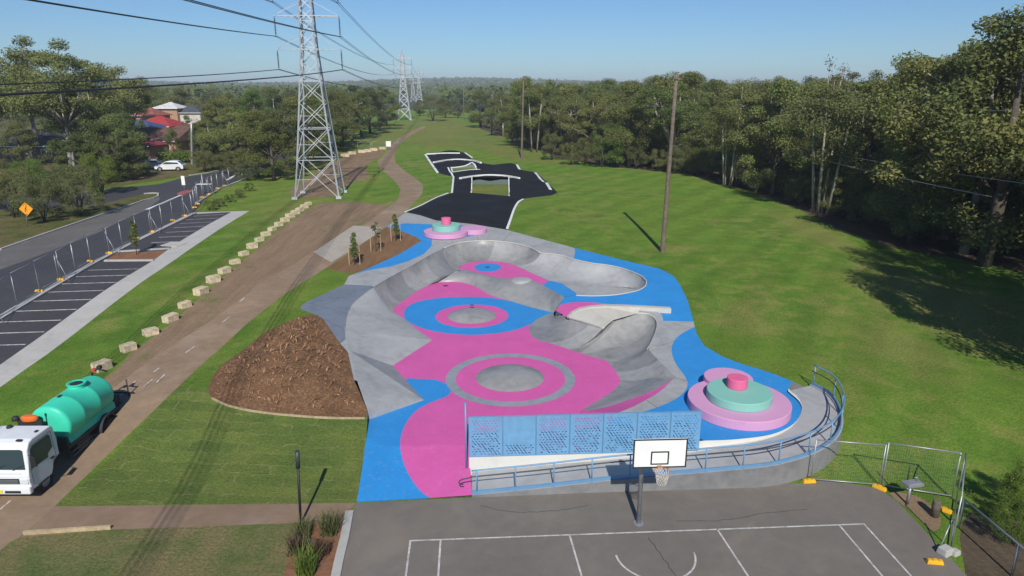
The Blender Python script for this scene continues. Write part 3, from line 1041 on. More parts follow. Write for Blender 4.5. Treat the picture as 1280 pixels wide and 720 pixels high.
w3_mid[-1] = w3_bot[-1].copy()
w3_top = curve([(845, 471.5, 1.0), (825, 489, 1.0), (800, 504, 1.0), (785, 511, 1.0), (767, 518, 1.0)], 20)
w3_top[0] = w2_top[-1].copy()
# pink bank running on to the screens, mostly hidden by them
pk_bot = [w3_bot[-1].lerp(Vector((1.9, scr(1.9) + 0.06, F1(1.9, scr(1.9)))), k / 9) for k in range(10)]
pk_top = [w3_top[-1].lerp(Vector((3.3, scr(3.3) + 0.06, 1.0)), k / 9) for k in range(10)]

loft('bank', b1, [wP.lerp(wP, 1)] * N, 'concrete_bowl', 3, 'lin')
loft('bank', [wR] * N, t1, 'concrete', 3, 'lin')
loft('bank', b2, t2, 'concrete', 3, 'lin')
loft('bank', b3, t3, 'concrete', 4, 'lin')
loft('quarter_pipe', b4, t4, 'concrete_bowl', 12, 'arc', 78)
loft('quarter_pipe', b5, t5, 'concrete_bowl', 12, 'arc', 78)
loft('bowl_wall', b6, t6, 'concrete_bowl', 12, 'arc', 78)
loft('bowl_wall', b7, t7, 'concrete', 12, 'arc', 78)
loft('bowl_wall', b8, t8, 'concrete', 12, 'arc', 78)
loft('bowl_wall', b9, t9, 'concrete', 10)
loft('blue_bank', b10, t10, 'blue', 6, 'roll')

loft('spine_back', back, ridge, 'concrete_bowl', 8, 'hip')
col_r = [Vector((spine_b[-1].x + (ridge[-1].x - spine_b[-1].x) * u, spine_b[-1].y + (ridge[-1].y - spine_b[-1].y) * u, spine_b[-1].z + (ridge[-1].z - spine_b[-1].z) * math.sin(u * math.pi / 2))) for u in np.linspace(0, 1, 11)]
dk_r = resample([tuple(hip_top[0]), tuple(W(697, 384, D)), tuple(t10[-1])], 11)
SV = []
for i in range(40):
    w_ = sm(28, 39, i)
    for k in range(11):
        u = k / 10
        b, t = spine_b[i], ridge[i]
        s_ = math.sin(u * math.pi / 2) * (1 - w_) + u * w_
        SV.append(Vector((b.x + (t.x - b.x) * u, b.y + (t.y - b.y) * u, b.z + (t.z - b.z) * s_)))
put(mesh_of('spine', SV, [(i * 11 + k, (i + 1) * 11 + k, (i + 1) * 11 + k + 1, i * 11 + k + 1) for i in range(39) for k in range(10)], M['concrete_bowl'], smooth=True))
loft('spine_end', SV[-11:], [hip_top[0].lerp(t10[-1], k / 10) for k in range(11)], 'concrete_bowl', 2, 'lin')
qr = [wQ.lerp(wR, k / 9) for k in range(10)]
loft('bank_edge', [Vector((p.x, p.y - 0.02, 0.3)) for p in qr], qr, 'concrete', 2, 'lin')
hip_a = lambda u: 20 + 52 * sm(0, 0.35, u) - 28 * sm(0.6, 1.0, u)
loft('hip', hip_bot, hip_top, 'concrete_bowl', 14, 'arc', hip_a)
pm = []
for i, (b, t) in enumerate(zip(pock_bot, pock_top)):
    u = i / 39
    f = 0.42 * sm(0.3, 0.62, u) * (1 - sm(0.78, 1.0, u))
    q = b.lerp(t, max(0, f)); q.z = zF if f > 0.02 else b.z
    pm.append(q)
pm[0] = pock_bot[0].copy(); pm[-1] = pock_bot[-1].copy()
loft('pocket_floor', pock_bot, pm, 'concrete_bowl', 3, 'lin')
loft('pocket_wall', pm, pock_top, 'concrete_bowl', 14, 'arc', lambda u: 44 - 16 * sm(0, .15, u) + 52 * sm(0.25, 0.6, u) - 35 * sm(.85, 1, u))
loft('pocket_wall', w2_bot, w2_top, 'concrete_bowl', 8, 'arc', 45)
loft('bank', w3_bot, w3_mid, 'concrete_bowl', 5, 'roll')
loft('pink_bank', w3_mid, w3_top, 'pink', 3, 'lin')
loft('pink_bank', pk_bot, pk_top, 'pink', 3, 'lin')

def coping(pts, r=0.045, m='concrete'):
    mb = MB(); mb.tube([p + Vector((0, 0, 0.0)) for p in pts], r, 8)
    put(mb.build('coping', M[m]))
coping(pock_top + [], 0.06, 'concrete_cream')
coping(hip_top[5:], 0.045, 'concrete_bowl')
coping(t4[:-1] + t5, 0.03, 'concrete')
coping(t6, 0.045, 'concrete_cream')
coping(t7 + t8[1:] + t9[1:], 0.04, 'concrete_cream')
coping(t3, 0.03, 'concrete_bowl3')
# broad coping shoulder round the pocket
sh_o = curve([(800, 388.5), (815, 389), (826, 394), (829, 404), (828, 420), (824, 431), (811, 437.5)], 24, D)
sh_i = curve([(800, 391.6), (811, 393), (819, 398), (822, 405), (820, 415), (815, 427), (810, 436.8)], 24, D)
for L in (sh_o, sh_i):
    for p in L: p.z += 0.07
sh = MB()
va = [sh.bm.verts.new(p) for p in sh_i]; vb = [sh.bm.verts.new(p) for p in sh_o]; vc = [sh.bm.verts.new((p.x, p.y, p.z - 0.12)) for p in sh_o]
vd = [sh.bm.verts.new((p.x, p.y, p.z - 0.12)) for p in sh_i]
for i in range(23):
    for A, B in ((va, vb), (vb, vc), (vd, va)):
        sh.bm.faces.new((A[i], B[i], B[i + 1], A[i + 1]))
put(sh.build('coping', M['concrete']))

# the flats: floors, decks and their paint, cut along every outline
hole = (b1 and t1[::1] + t2[1:] + t3[1:] + t4[1:] + t5[1:] + t6[1:] + t7[1:] + t8[1:] + t9[1:] + t10[1:] + hip_top + pock_top[1:] + w2_top[1:] + w3_top[1:] + pk_top[1:])
scr_r = Vector((3.3, scr(3.3) + 0.06, 1.0))
scr_l = Vector((-1.6, 22.99, F1(-1.6, 22.99)))
hole_poly = hole + [pk_bot[-1], scr_l, W(588, 590, 0.05), W(590, 620, 0)] + [W(520, 624, 0), W(446, 628, 0), W(452, 590, F1), W(458, 545, F1)]
floor_a = ([wR] + b1[1:] + b2[1:] + b3[1:] + b4[1:] + spine_b[1:] + hip_bot[1:] + pock_bot[1:] + w2_bot[1:] + w3_bot[1:] + pk_bot[1:] + [scr_l, W(588, 590, 0.05), W(590, 620, 0), W(520, 624, 0), W(446, 628, 0), W(452, 590, F1), W(458, 545, F1), wQ])
floor_b = (b6 + b7[1:] + b8[1:] + b9[1:] + b10[1:] + back[::-1][1:])

def circ(px, py, r, z, n=72, sy=1.0):
    c = W(px, py, z)
    return [Vector((c.x + r * math.cos(2 * math.pi * k / n), c.y + r * sy * math.sin(2 * math.pi * k / n), 0)) for k in range(n)]
mound1 = circ(637.5, 471.5, 1.68, F1)
ring_i = circ(638, 472, 2.68, F1)
ring_o = circ(638, 472, 3.17, F1)
mound2 = circ(590, 394.5, 1.52, F1)
m2_pink = circ(590, 394.5, 2.27, F1)
m2_blue = poly([(505, 395), (507, 386), (518, 378.5), (540, 373.5), (565, 371.5), (595, 371.3), (620, 373), (645, 378), (680, 386), (700, 391), (690, 395), (676, 401), (660, 406.5), (645, 412), (625, 416), (600, 418.3), (575, 418), (545, 414.5), (522, 408), (509, 401)], F1, True, 0.5)
front_blue = poly([(507, 475), (522, 473.5), (545, 475), (558, 480), (564, 487), (559, 495), (540, 502.5), (522, 512), (510, 525), (502, 542), (500.5, 560), (505, 580), (515, 600), (528, 616), (542, 626), (540, 640), (440, 640), (446, 600), (452, 540), (462, 508), (500, 500)], F1, True, 0.4)
blue_dot = circ(609.5, 334, 1.05, K(zB), 40, 1.3)
deck_blue1 = poly([(717, 308), (770, 320), (830, 330), (860, 350), (880, 402), (868, 402), (827, 401), (800, 400), (760, 402), (700, 397), (690, 385), (698, 375), (704, 371), (717, 360), (720, 340), (717, 324), (719, 314)], D, False, 0.8)
deck_pink = poly([(690, 390), (697, 384.5), (702, 380.5), (716, 378), (735, 377.8), (755, 379.5), (775, 383), (788, 386), (760, 386), (735, 388.5), (709, 397.3), (702, 393)], D, True, 0.4)
deck_blue2 = poly([(880, 405), (867, 409.5), (852, 417), (842, 427), (839.5, 440), (845, 455), (856, 470), (859.5, 482), (850, 495), (827, 507), (798, 516), (770, 522), (740, 545), (730, 600), (900, 600), (1020, 540), (1003, 507), (986, 488), (992, 474), (985, 460), (940, 440), (900, 425)], D, True, 0.5)
deck_blue3 = poly([(480, 284), (507, 279), (545, 280.5), (580, 282), (607, 287.5), (605, 292), (585, 296), (562, 297), (540, 297), (539.5, 307), (530, 317.5), (510, 326.5), (490, 332.5), (460, 338), (445, 342), (470, 330), (500, 310), (515, 300), (490, 290)], D, False, 0.5)
deck_dark = poly([(368, 386), (380, 374), (430, 355.5), (467, 357.5), (446, 374), (434, 392), (431, 412), (432, 424), (424, 431), (404, 402), (390, 395)], D, False, 0.6)
PAINT_F = [('mound_a', mound1, None), ('pink_floor', ring_i, 'pink'), ('grey_ring', ring_o, 'ringgrey'), ('mound_b', mound2, None), ('pink_floor', m2_pink, 'pink'), ('blue_floor', m2_blue, 'blue'), ('blue_floor', front_blue, 'blue')]
PAINT_D = [('pink_deck', deck_pink, 'pink'), ('blue_deck', deck_blue1, 'blue'), ('blue_deck', deck_blue2, 'blue'), ('blue_deck', deck_blue3, 'blue'), ('grey_deck', deck_dark, 'concrete_blue')]
deck_out = PARK_L[4:] + PARK[1:] + FE + [Vector((p.x, scr(p.x) + 0.06, 1.0)) for p in [Vector((7.3 - 4.0 * k / 8, 0, 0)) for k in range(1, 9)]]
deck_out = densify(deck_out, 1.0)

def islands(F, fl):
    """Connected pieces of a set of faces."""
    par = {}
    def find(a):
        while par.setdefault(a, a) != a:
            par[a] = par[par[a]]; a = par[a]
        return a
    for f in fl:
        r0 = find(F[f][0])
        for v in F[f][1:]: par[find(v)] = r0
    out = {}
    for f in fl: out.setdefault(find(F[f][0]), []).append(f)
    return [v for v in out.values() if len(v) > 3 or len(out) == 1]
def flats():
    V, E = [], []
    def add(pg):
        i0, n = len(V), len(pg)
        V.extend((p.x, p.y) for p in pg)
        E.extend((i0 + k, i0 + (k + 1) % n) for k in range(n))
    hp = hole_poly
    for pg in [deck_out, hp, floor_a, floor_b, blue_dot, BACKPINK, BACKBLUE] + [p[1] for p in PAINT_F + PAINT_D]:
        add(pg)
    a = np.array([(p.x, p.y) for p in deck_out + floor_a])
    lo, hi = a.min(0), a.max(0)
    V.extend((x + rng.uniform(-.2, .2), y + rng.uniform(-.2, .2)) for x in np.arange(lo[0], hi[0], 1.1) for y in np.arange(lo[1], hi[1], 1.1))
    r = geometry.delaunay_2d_cdt([Vector(v) for v in V], E, [], 0, 1e-5)
    P = np.array([(v[0], v[1]) for v in r[0]])
    F = [list(f) for f in r[2]]
    C = np.array([P[f].mean(0) for f in F])
    fa, fb = inside(C, floor_a), inside(C, floor_b)
    hl, dk = inside(C, hp), inside(C, deck_out)
    out = {}
    used = np.zeros(len(F), bool)
    for name, pg, m in PAINT_F:
        s = fa & ~used & inside(C, pg); used |= s
        if m: out.setdefault((name, m, 'F'), []).extend(np.where(s)[0])
    s = fa & ~used; used |= s
    out['pink_floor', 'pink', 'F'] = list(out.get(('pink_floor', 'pink', 'F'), [])) + list(np.where(s)[0])
    s = fb & ~used & inside(C, blue_dot); used |= s
    out['blue_spot', 'blue', 'B'] = list(np.where(s)[0])
    pinkb = inside(C, BACKPINK)
    s = fb & ~used & pinkb; used |= s
    out['pink_floor', 'pink', 'B'] = list(np.where(s)[0])
    s = fb & ~used & inside(C, BACKBLUE); used |= s
    out['blue_floor', 'blue', 'B'] = list(np.where(s)[0])
    s = fb & ~used; used |= s
    out['bowl_floor', 'concrete', 'B'] = list(np.where(s)[0])
    dk = dk & ~hl & ~used
    for name, pg, m in PAINT_D:
        s = dk & ~used & inside(C, pg); used |= s
        out.setdefault((name, m, 'D'), []).extend(np.where(s)[0])
    s = dk & ~used
    out['deck', 'concrete', 'D'] = list(np.where(s)[0])
    zf = {'F': F1, 'B': K(zB), 'D': D}
    make = lambda *a: make_part(P, F, zf, *a)
    for (name, m, k), fl in out.items():
        if not len(fl): continue
        for fl in islands(F, fl): make(name, m, k, fl)
def make_part(P, F, zf, name, m, k, fl):
        ids = sorted({v for f in fl for v in F[f]})
        mp = {v: i for i, v in enumerate(ids)}
        vs_ = [(P[v][0], P[v][1], zf[k](P[v][0], P[v][1])) for v in ids]
        put(mesh_of(name, vs_, [[mp[v] for v in F[f]] for f in fl], M[m]))
BACKPINK = [W(a, b, K(zB)) for a, b in [(560, 345), (572, 337), (577, 331), (590, 326), (610, 324), (632, 327), (645, 331.5), (662, 340), (686, 350.5), (677, 357), (660, 362), (600, 356)]]
BACKBLUE = [W(a, b, K(zB)) for a, b in [(686, 350.5), (702, 354), (720, 366), (722, 380), (690, 380), (670, 362), (677, 356)]]
flats()

def mound(c_px, rad, h, name):
    c = W(c_px[0], c_px[1], F1)
    prof = [(rad * math.cos(t), h * math.sin(t)) for t in np.linspace(0, math.pi / 2, 10)]
    prof = [(rad * (1 - u), h * (1 - (1 - u) ** 2)) for u in np.linspace(0, 1, 12)]
    mb = MB()
    mb.lathe(prof, c, 72, smooth=True)
    put(mb.build(name, M['concrete_bowl'], fix=True))
mound((637.5, 471.5), 1.68, 0.34, 'mound')
mound((590, 394.5), 1.52, 0.34, 'mound')
# flat-topped volcano on the spine
vc_ = W(652, 350, 1.2)
mb = MB()
mb.lathe([(1.25, -0.62), (1.0, -0.28), (0.75, -0.02), (0.62, 0.06), (0.55, 0.075), (0, 0.08)], vc_, 40, smooth=True)
put(mb.build('volcano', M['concrete'], fix=True))
# sloping cream face and long low ledge beside the pocket
A1, A2 = W(709, 397, D), W(753, 410.5, D)
Lg = [W(a, b, D) for a, b in [(709, 396.6), (720, 391.5), (735, 389), (757, 388), (800, 389.5)]]
led = MB()
top = [p + Vector((0, 0, 0.22 * min(1, k / 1.5))) for k, p in enumerate(Lg)]
f_ = [led.bm.verts.new(p) for p in top]
lowp = [W(a, b, lambda x, y: D(x, y) + 0.02) for a, b in [(709, 397.2), (730, 403.2), (754, 410), (765, 400.5), (797, 391.7)]]
g_ = [led.bm.verts.new(p) for p in lowp]
for i in range(4): led.bm.faces.new((f_[i], g_[i], g_[i + 1], f_[i + 1]))
put(led.build('sloped_face', M['concrete_cream']))
led = MB()
la, lb = W(735, 388, D), W(838, 390.5, D)
d = (lb - la).normalized(); nn = Vector((-d.y, d.x, 0))
mid_ = [W(709, 396.6, D), W(715, 392.6, D), W(724, 389.8, D), W(740, 388, D), W(757, 387.2, D), W(780, 387.4, D), W(838, 390.6, D)]
ha = [0.02, 0.12, 0.2, 0.26, 0.28, 0.28, 0.28]
A_l, B_l, C_l = [], [], []
for p, h in zip(mid_, ha):
    A_l.append(led.bm.verts.new(p + Vector((0, -0.16, h)))); B_l.append(led.bm.verts.new(p + Vector((0, 0.2, h)))); C_l.append((led.bm.verts.new(p + Vector((0, -0.16, -0.05))), led.bm.verts.new(p + Vector((0, 0.2, -0.05)))))
for i in range(len(mid_) - 1):
    led.bm.faces.new((A_l[i], A_l[i + 1], B_l[i + 1], B_l[i]))
    led.bm.faces.new((A_l[i], C_l[i][0], C_l[i + 1][0], A_l[i + 1]))
    led.bm.faces.new((B_l[i], B_l[i + 1], C_l[i + 1][1], C_l[i][1]))
led.bm.faces.new((A_l[-1], C_l[-1][0], C_l[-1][1], B_l[-1]))
put(led.build('ledge', M['concrete_cream']))
# drains
for (a, b, zf) in ((557, 357.3, K(zF)), (609.5, 334, K(zB))):
    c = W(a, b, zf); mb = MB(); mb.lathe([(0.18, 0.004), (0.18, 0.012), (0, 0.012)], c, 20)
    put(mb.build('drain', M['darksteel']))
mb = MB(); c = W(590, 386, F1); mb.box((c.x, c.y, c.z + 0.25), (0.25, 0.16, 0.015)); put(mb.build('drain', M['darksteel']))
# joints cut in the pale left bank
for pts in ([(437, 438), (470, 468), (500, 488), (529, 499)],):
    pass
def joint(px, zf):
    q = [W(a, b, zf) for a, b in resample(px, 14)]
    put(strip('saw_cut', q, 0.02, 'joint', zf, 0.004, kind=None))
for px in ([(545, 277), (566, 303)], [(592, 281), (598, 300)], [(640, 289), (628, 302)], [(690, 303), (664, 309)], [(457, 337), (490, 344)], [(430, 356), (466, 358)], [(384, 378), (435, 392)], [(397, 395), (432, 412)], [(842, 427), (812, 436)], [(858, 476), (843, 472)], [(822, 510), (808, 500)]):
    joint(px, D)
# a base under everything so that no gap opens between pieces
basepoly = [Vector((p.x, p.y, 0)) for p in footprint]
bm = bmesh.new()
fv = [bm.verts.new((p.x, p.y, -0.12)) for p in footprint]
f = bm.faces.new(fv); bmesh.ops.triangulate(bm, faces=[f])
me = bpy.data.meshes.new('foundation'); bm.to_mesh(me); bm.free()
put(link('foundation', me, M['concrete_wall']))
# side wall where decks stand above the lawn
bm = bmesh.new()
ed = [PARK[i] for i in range(8, len(PARK))]
ed = densify(ed, 0.8)[:-20] if False else ed
for a, b in zip(ed[:-1], ed[1:]):
    q = [bm.verts.new(a), bm.verts.new(b), bm.verts.new((b.x, b.y, b.z - 1.1)), bm.verts.new((a.x, a.y, a.z - 1.1))]
    bm.faces.new(q)
me = bpy.data.meshes.new('edge_wall'); bm.to_mesh(me); bm.free()
put(link('edge_wall', me, M['concrete']))

# ---------------------------------------------------------------- ramp, wall and screens
rw = empty('access_ramp', RO[50])
tag(rw, "grey concrete access ramp curving round the blue deck down to the court", "ramp")
def rput(o, root):
    o.parent = root
    o.matrix_parent_inverse = Matrix.Translation(-Vector(root.location))
    return o
def ribbon(name, A, B, m, root, smooth=True):
    n = len(A)
    return rput(mesh_of(name, list(A) + list(B), [(i, i + 1, n + i + 1, n + i) for i in range(n - 1)], M[m], smooth=smooth), root)
n_ = len(RI)
ribbon('ramp_surface', RI, RO, 'concrete_ramp', rw)
# outer retaining wall with a little thickness
out_n = []
for i, p in enumerate(RO):
    a, b = RO[max(0, i - 1)], RO[min(n_ - 1, i + 1)]
    d = Vector((b.x - a.x, b.y - a.y, 0)).normalized()
    out_n.append(Vector((d.y, -d.x, 0)))
cen = Vector((4, 27, 0))
out_n = [v if v.dot(p - cen) > 0 else -v for v, p in zip(out_n, RO)]
rwall = empty('retaining_wall', RO[40]); tag(rwall, "grey concrete retaining wall below the curved ramp at the court edge", "wall")
o1 = [p + Vector((0, 0, 0.06)) for p in RO]; o2 = [p + v * 0.16 + Vector((0, 0, 0.06)) for p, v in zip(RO, out_n)]
o3 = [Vector((p.x, p.y, -0.3)) for p in o2]
ribbon('wall_cap', o1, o2, 'concrete_ramp', rwall)
ribbon('wall_face', o2, o3, 'concrete_wall', rwall)
ribbon('wall_cap', RO, o1, 'concrete_ramp', rwall)
# upstand between deck and ramp
FEl = FE + [Vector((p.x, p.y, p.z)) for p in []]
up_in = [(985, 488.6, 1.0), (1001, 502), (1003, 512), (993, 530), (968, 543.5), (930, 551), (876, 552)]
deckedge = densify(FE, 0.5)[:len(densify(FE, 0.5))]
bm = bmesh.new()
q0 = [bm.verts.new(p + Vector((0, 0, 0.0))) for p in FE]
q1 = [bm.verts.new((p.x, p.y, 0.2)) for p in FE]
for i in range(len(FE) - 1): bm.faces.new((q0[i], q0[i + 1], q1[i + 1], q1[i]))
me = bpy.data.meshes.new('upstand'); bm.to_mesh(me); bm.free()
rput(link('upstand', me, M['white_wall']), rw)
# filler between the deck edge and the ramp's inner edge (a low cream step)
def nearest_on(A, p):
    return min(A, key=lambda q: (q.x - p.x) ** 2 + (q.y - p.y) ** 2)
fill_in = resample([(p.x, p.y, p.z) for p in FE], 50)
RIs = [p for p in RI if p.x > 7.0]
ri_r = resample([(p.x, p.y, p.z) for p in RIs], 50)
A = [Vector((r[0], r[1], r[2] + 0.002)) for r in ri_r]
B = [Vector((f[0], f[1], r[2] + 0.002)) for f, r in zip(fill_in, ri_r)]
ribbon('ramp_shoulder', A, B, 'white_wall', rw)

# white plinth wall under the screens
pw = empty('plinth_wall', (SCR_A.x, SCR_A.y, 0)); tag(pw, "low white wall carrying the blue perforated screens behind the ramp", "wall")
mb = MB()
th = math.atan2(SCR_B.y - SCR_A.y, SCR_B.x - SCR_A.x)
L_s = (SCR_B - SCR_A).length
mb.box((L_s / 2, 0.02, 0.66 / 2 - 0.05), (L_s, 0.12, 0.66 + 0.1))
o = mb.build('wall_face', M['white_wall'], pw); o.rotation_euler.z = th
mb = MB()
mb.box((4.9 + (L_s - 4.9) / 2, 0.155, 0.45), (L_s - 4.9, 0.14, 1.1))
o = mb.build('wall_face', M['white_wall'], pw); o.rotation_euler.z = th

def screen_panel(w, h, kind, seed):
    """Sheet with slanted slots cut through it."""
    r = random.Random(seed)
    V = [(0, 0), (w, 0), (w, h), (0, h)]
    E = [(0, 1), (1, 2), (2, 3), (3, 0)]
    holes = []
    def slot(cx, cy, l, wd, ang):
        c, s = math.cos(ang), math.sin(ang)
        pg = []
        for (a, b) in ((-l, 0), (-l * .7, -wd), (l * .7, -wd), (l, 0), (l * .7, wd), (-l * .7, wd)):
            pg.append((cx + a * c - b * s, cy + a * s + b * c))
        if min(p[0] for p in pg) < 0.05 or max(p[0] for p in pg) > w - 0.05 or min(p[1] for p in pg) < 0.04 or max(p[1] for p in pg) > h - 0.04: return
        i0 = len(V)
        V.extend(pg); E.extend((i0 + k, i0 + (k + 1) % 6) for k in range(6))
        holes.append(pg)
    rows = [j * 0.105 for j in range(1, int(h / 0.105))]
    for j, y in enumerate(rows):
        if kind == 'plain' and y > 0.42: continue
        for i in range(int(w / 0.13) + 1):
            x = 0.07 + i * 0.13 + (0.065 if j % 2 else 0)
            wave = math.sin(x * 5.0 + j * 0.9 + seed)
            if r.random() < 0.10: continue
            slot(x + 0.01 * wave, y, 0.058 + 0.014 * wave, 0.012 + 0.006 * r.random(), R(-38 if wave > -0.5 else 30) + r.uniform(-.25, .25))
    q = geometry.delaunay_2d_cdt([Vector(v) for v in V], E, [], 0, 1e-6)
    P = np.array([(v[0], v[1]) for v in q[0]])
    F = [list(f) for f in q[2]]
    C = np.array([P[f].mean(0) for f in F])
    bad = np.zeros(len(F), bool)
    for hpg in holes: bad |= inside(C, hpg)
    F = [f for f, b in zip(F, bad) if not b]
    return [(p[0], 0, p[1]) for p in P], F
px_b = [586.6, 628.5, 669.7, 711.4, 752.6, 794.3, 835.5, 873.5]
word = ["plain blue screen panel without cut slots, second from the thin pole", "slotted blue screen panel next to the thin pole at the pink slope"]
xs = [W(x, 572 - (x - 586) / 287 * 8, 0.65).x for x in px_b]
SL = ["first", "second", "third", "fourth", "fifth", "sixth", "last"]
for i in range(7):
    x0, x1 = xs[i], xs[i + 1]
    if i == 0: x0 = SCR_A.x
    w = (x1 - x0) / math.cos(th) - 0.05
    kind = 'plain' if i == 1 else 'slot'
    root = empty('perforated_screen', (x0, scr(x0) - 0.04, 0.67), th)
    lab = word[1] if i == 0 else word[0] if i == 1 else f"{SL[i]} blue slotted screen panel counted from the thin pole along the white wall"
    if i == 6: lab = "last blue slotted screen panel, at the end behind the basketball backboard"
    tag(root, lab, "screen", "perforated blue screens on the white wall")
    V, F = screen_panel(w, 1.62, kind, 3 + i)
    o = mesh_of('sheet', V, F, M['bluepanel'], root)
    o.location = (0.025, 0.0, 0.02)
    md = o.modifiers.new('Solidify', 'SOLIDIFY'); md.thickness = 0.012; md.offset = 1
    f = MB()
    f.box((0.02, 0.03, 0.83), (0.035, 0.04, 1.66)); f.box((w + 0.03, 0.03, 0.83), (0.035, 0.04, 1.66))
    f.box((w / 2 + 0.025, 0.03, 1.66), (w - 0.02, 0.036, 0.03)); f.box((w / 2 + 0.025, 0.03, 0.015), (w - 0.02, 0.036, 0.03))
    f.build('frame', M['bluemetal'], root)
# thin pole at the left end
tp = W(585.5, 594, 0.1)
mb = MB(); mb.tube([(0, 0, 0), (0, 0, 2.75)], 0.035, 10); mb.lathe([(0.045, 2.75), (0.045, 2.78), (0, 2.79)], (0, 0, 0), 10)
o = mb.build('pole', M['bluemetal']); o.location = (-1.72, 22.9, 0.16)
tag(o, "thin blue grey pole standing at the end of the screens on the pink slope", "pole")

# handrail on the ramp
hr = empty('handrail', RO[20]); tag(hr, "blue tubular handrail following the outer edge of the curved ramp", "handrail")
rail = [p + v * 0.08 for p, v in zip(RO, out_n)]
cs = np.r_[0, np.cumsum([(rail[i + 1] - rail[i]).length for i in range(n_ - 1)])]
def rail_at(s):
    i = min(n_ - 2, int(np.searchsorted(cs, s, 'right')) - 1)
    t = (s - cs[i]) / max(1e-6, cs[i + 1] - cs[i])
    return rail[i].lerp(rail[i + 1], t)
mb = MB()
endd = (rail[-1] - rail[-2]).normalized()
mb.tube([p + Vector((0, 0, 1.0)) for p in rail], 0.03, 8)
rput(mb.build('top_rail', M['bluemetal']), hr)
mb = MB()
hook = [rail[-1] + endd * a + Vector((0, 0, b)) for a, b in ((0.15, 0.72), (0.3, 0.71), (0.42, 0.66), (0.46, 0.58), (0.4, 0.5), (0.3, 0.5))]
mb.tube([p - v * 0.06 + Vector((0, 0, 0.72)) for p, v in zip(rail, out_n)] + hook, 0.022, 8)
rput(mb.build('mid_rail', M['darksteel']), hr)
mb = MB()
for p, v, i in zip(rail, out_n, range(n_)):
    if i: mb.bar(rail[i - 1] + Vector((0, 0, 0.13)), p + Vector((0, 0, 0.13)), 0.05, 0.12)
rput(mb.build('kick_plate', M['bluemetal']), hr)
s = 0.12
while s < cs[-1]:
    p = rail_at(s)
    mb = MB(); mb.tube([p + Vector((0, 0, -0.0)), p + Vector((0, 0, 1.0))], 0.026, 8); mb.lathe([(0.07, 0.0), (0.07, 0.012), (0, 0.012)], p + Vector((0, 0, 0.062)), 12)
    rput(mb.build('post', M['bluemetal']), hr)
    s += 1.38

# ---------------------------------------------------------------- tiered round seats
def tier_seat(name, lab, c, scale, tiers):
    root = empty(name, c)
    tag(root, lab, "bench")
    for (nm, dx, dy, z0, z1, r, m) in tiers:
        mb = MB()
        b = 0.03
        mb.lathe([(r - 0.02, z0), (r, z0 + 0.03), (r, z1 - b), (r - b * 0.35, z1 - b * 0.3), (r - b, z1), (0, z1)], (dx, dy, 0), 72)
        o = mb.build(nm, M[m], root)
        for p in o.data.polygons: p.use_smooth = False
    return root
zb = 1.0
cA = W(923.5, 498.5, zb + 0.42)
tier_seat('tiered_seat', "large tiered round seat in lilac, mint and pink near the curved ramp", (cA.x, cA.y, D(cA.x, cA.y)), 1,
          [('base_tier', 0, 0, 0.0, 0.42, 2.10, 'lilac'), ('middle_tier', 0.0, 0.02, 0.42, 0.80, 1.33, 'mint'), ('top_tier', 0.0, 0.38, 0.80, 1.25, 0.43, 'rose'), ('side_tier', 0.1, 1.85, 0.0, 0.62, 1.06, 'lilac')])
cB = W(557.5, 289.5, lambda x, y: D(x, y) + 0.3)
tier_seat('tiered_seat', "small tiered round seat in lilac, mint and pink beside the black pump track", (cB.x, cB.y, D(cB.x, cB.y)), 1,
          [('base_tier', 0, 0, 0.0, 0.40, 1.9, 'lilac'), ('middle_tier', 0.0, 0.3, 0.40, 0.88, 1.22, 'mint'), ('top_tier', 0.0, 0.35, 0.88, 1.45, 0.42, 'rose'), ('side_tier', 2.3, 1.1, 0.0, 0.42, 1.2, 'lilac')])

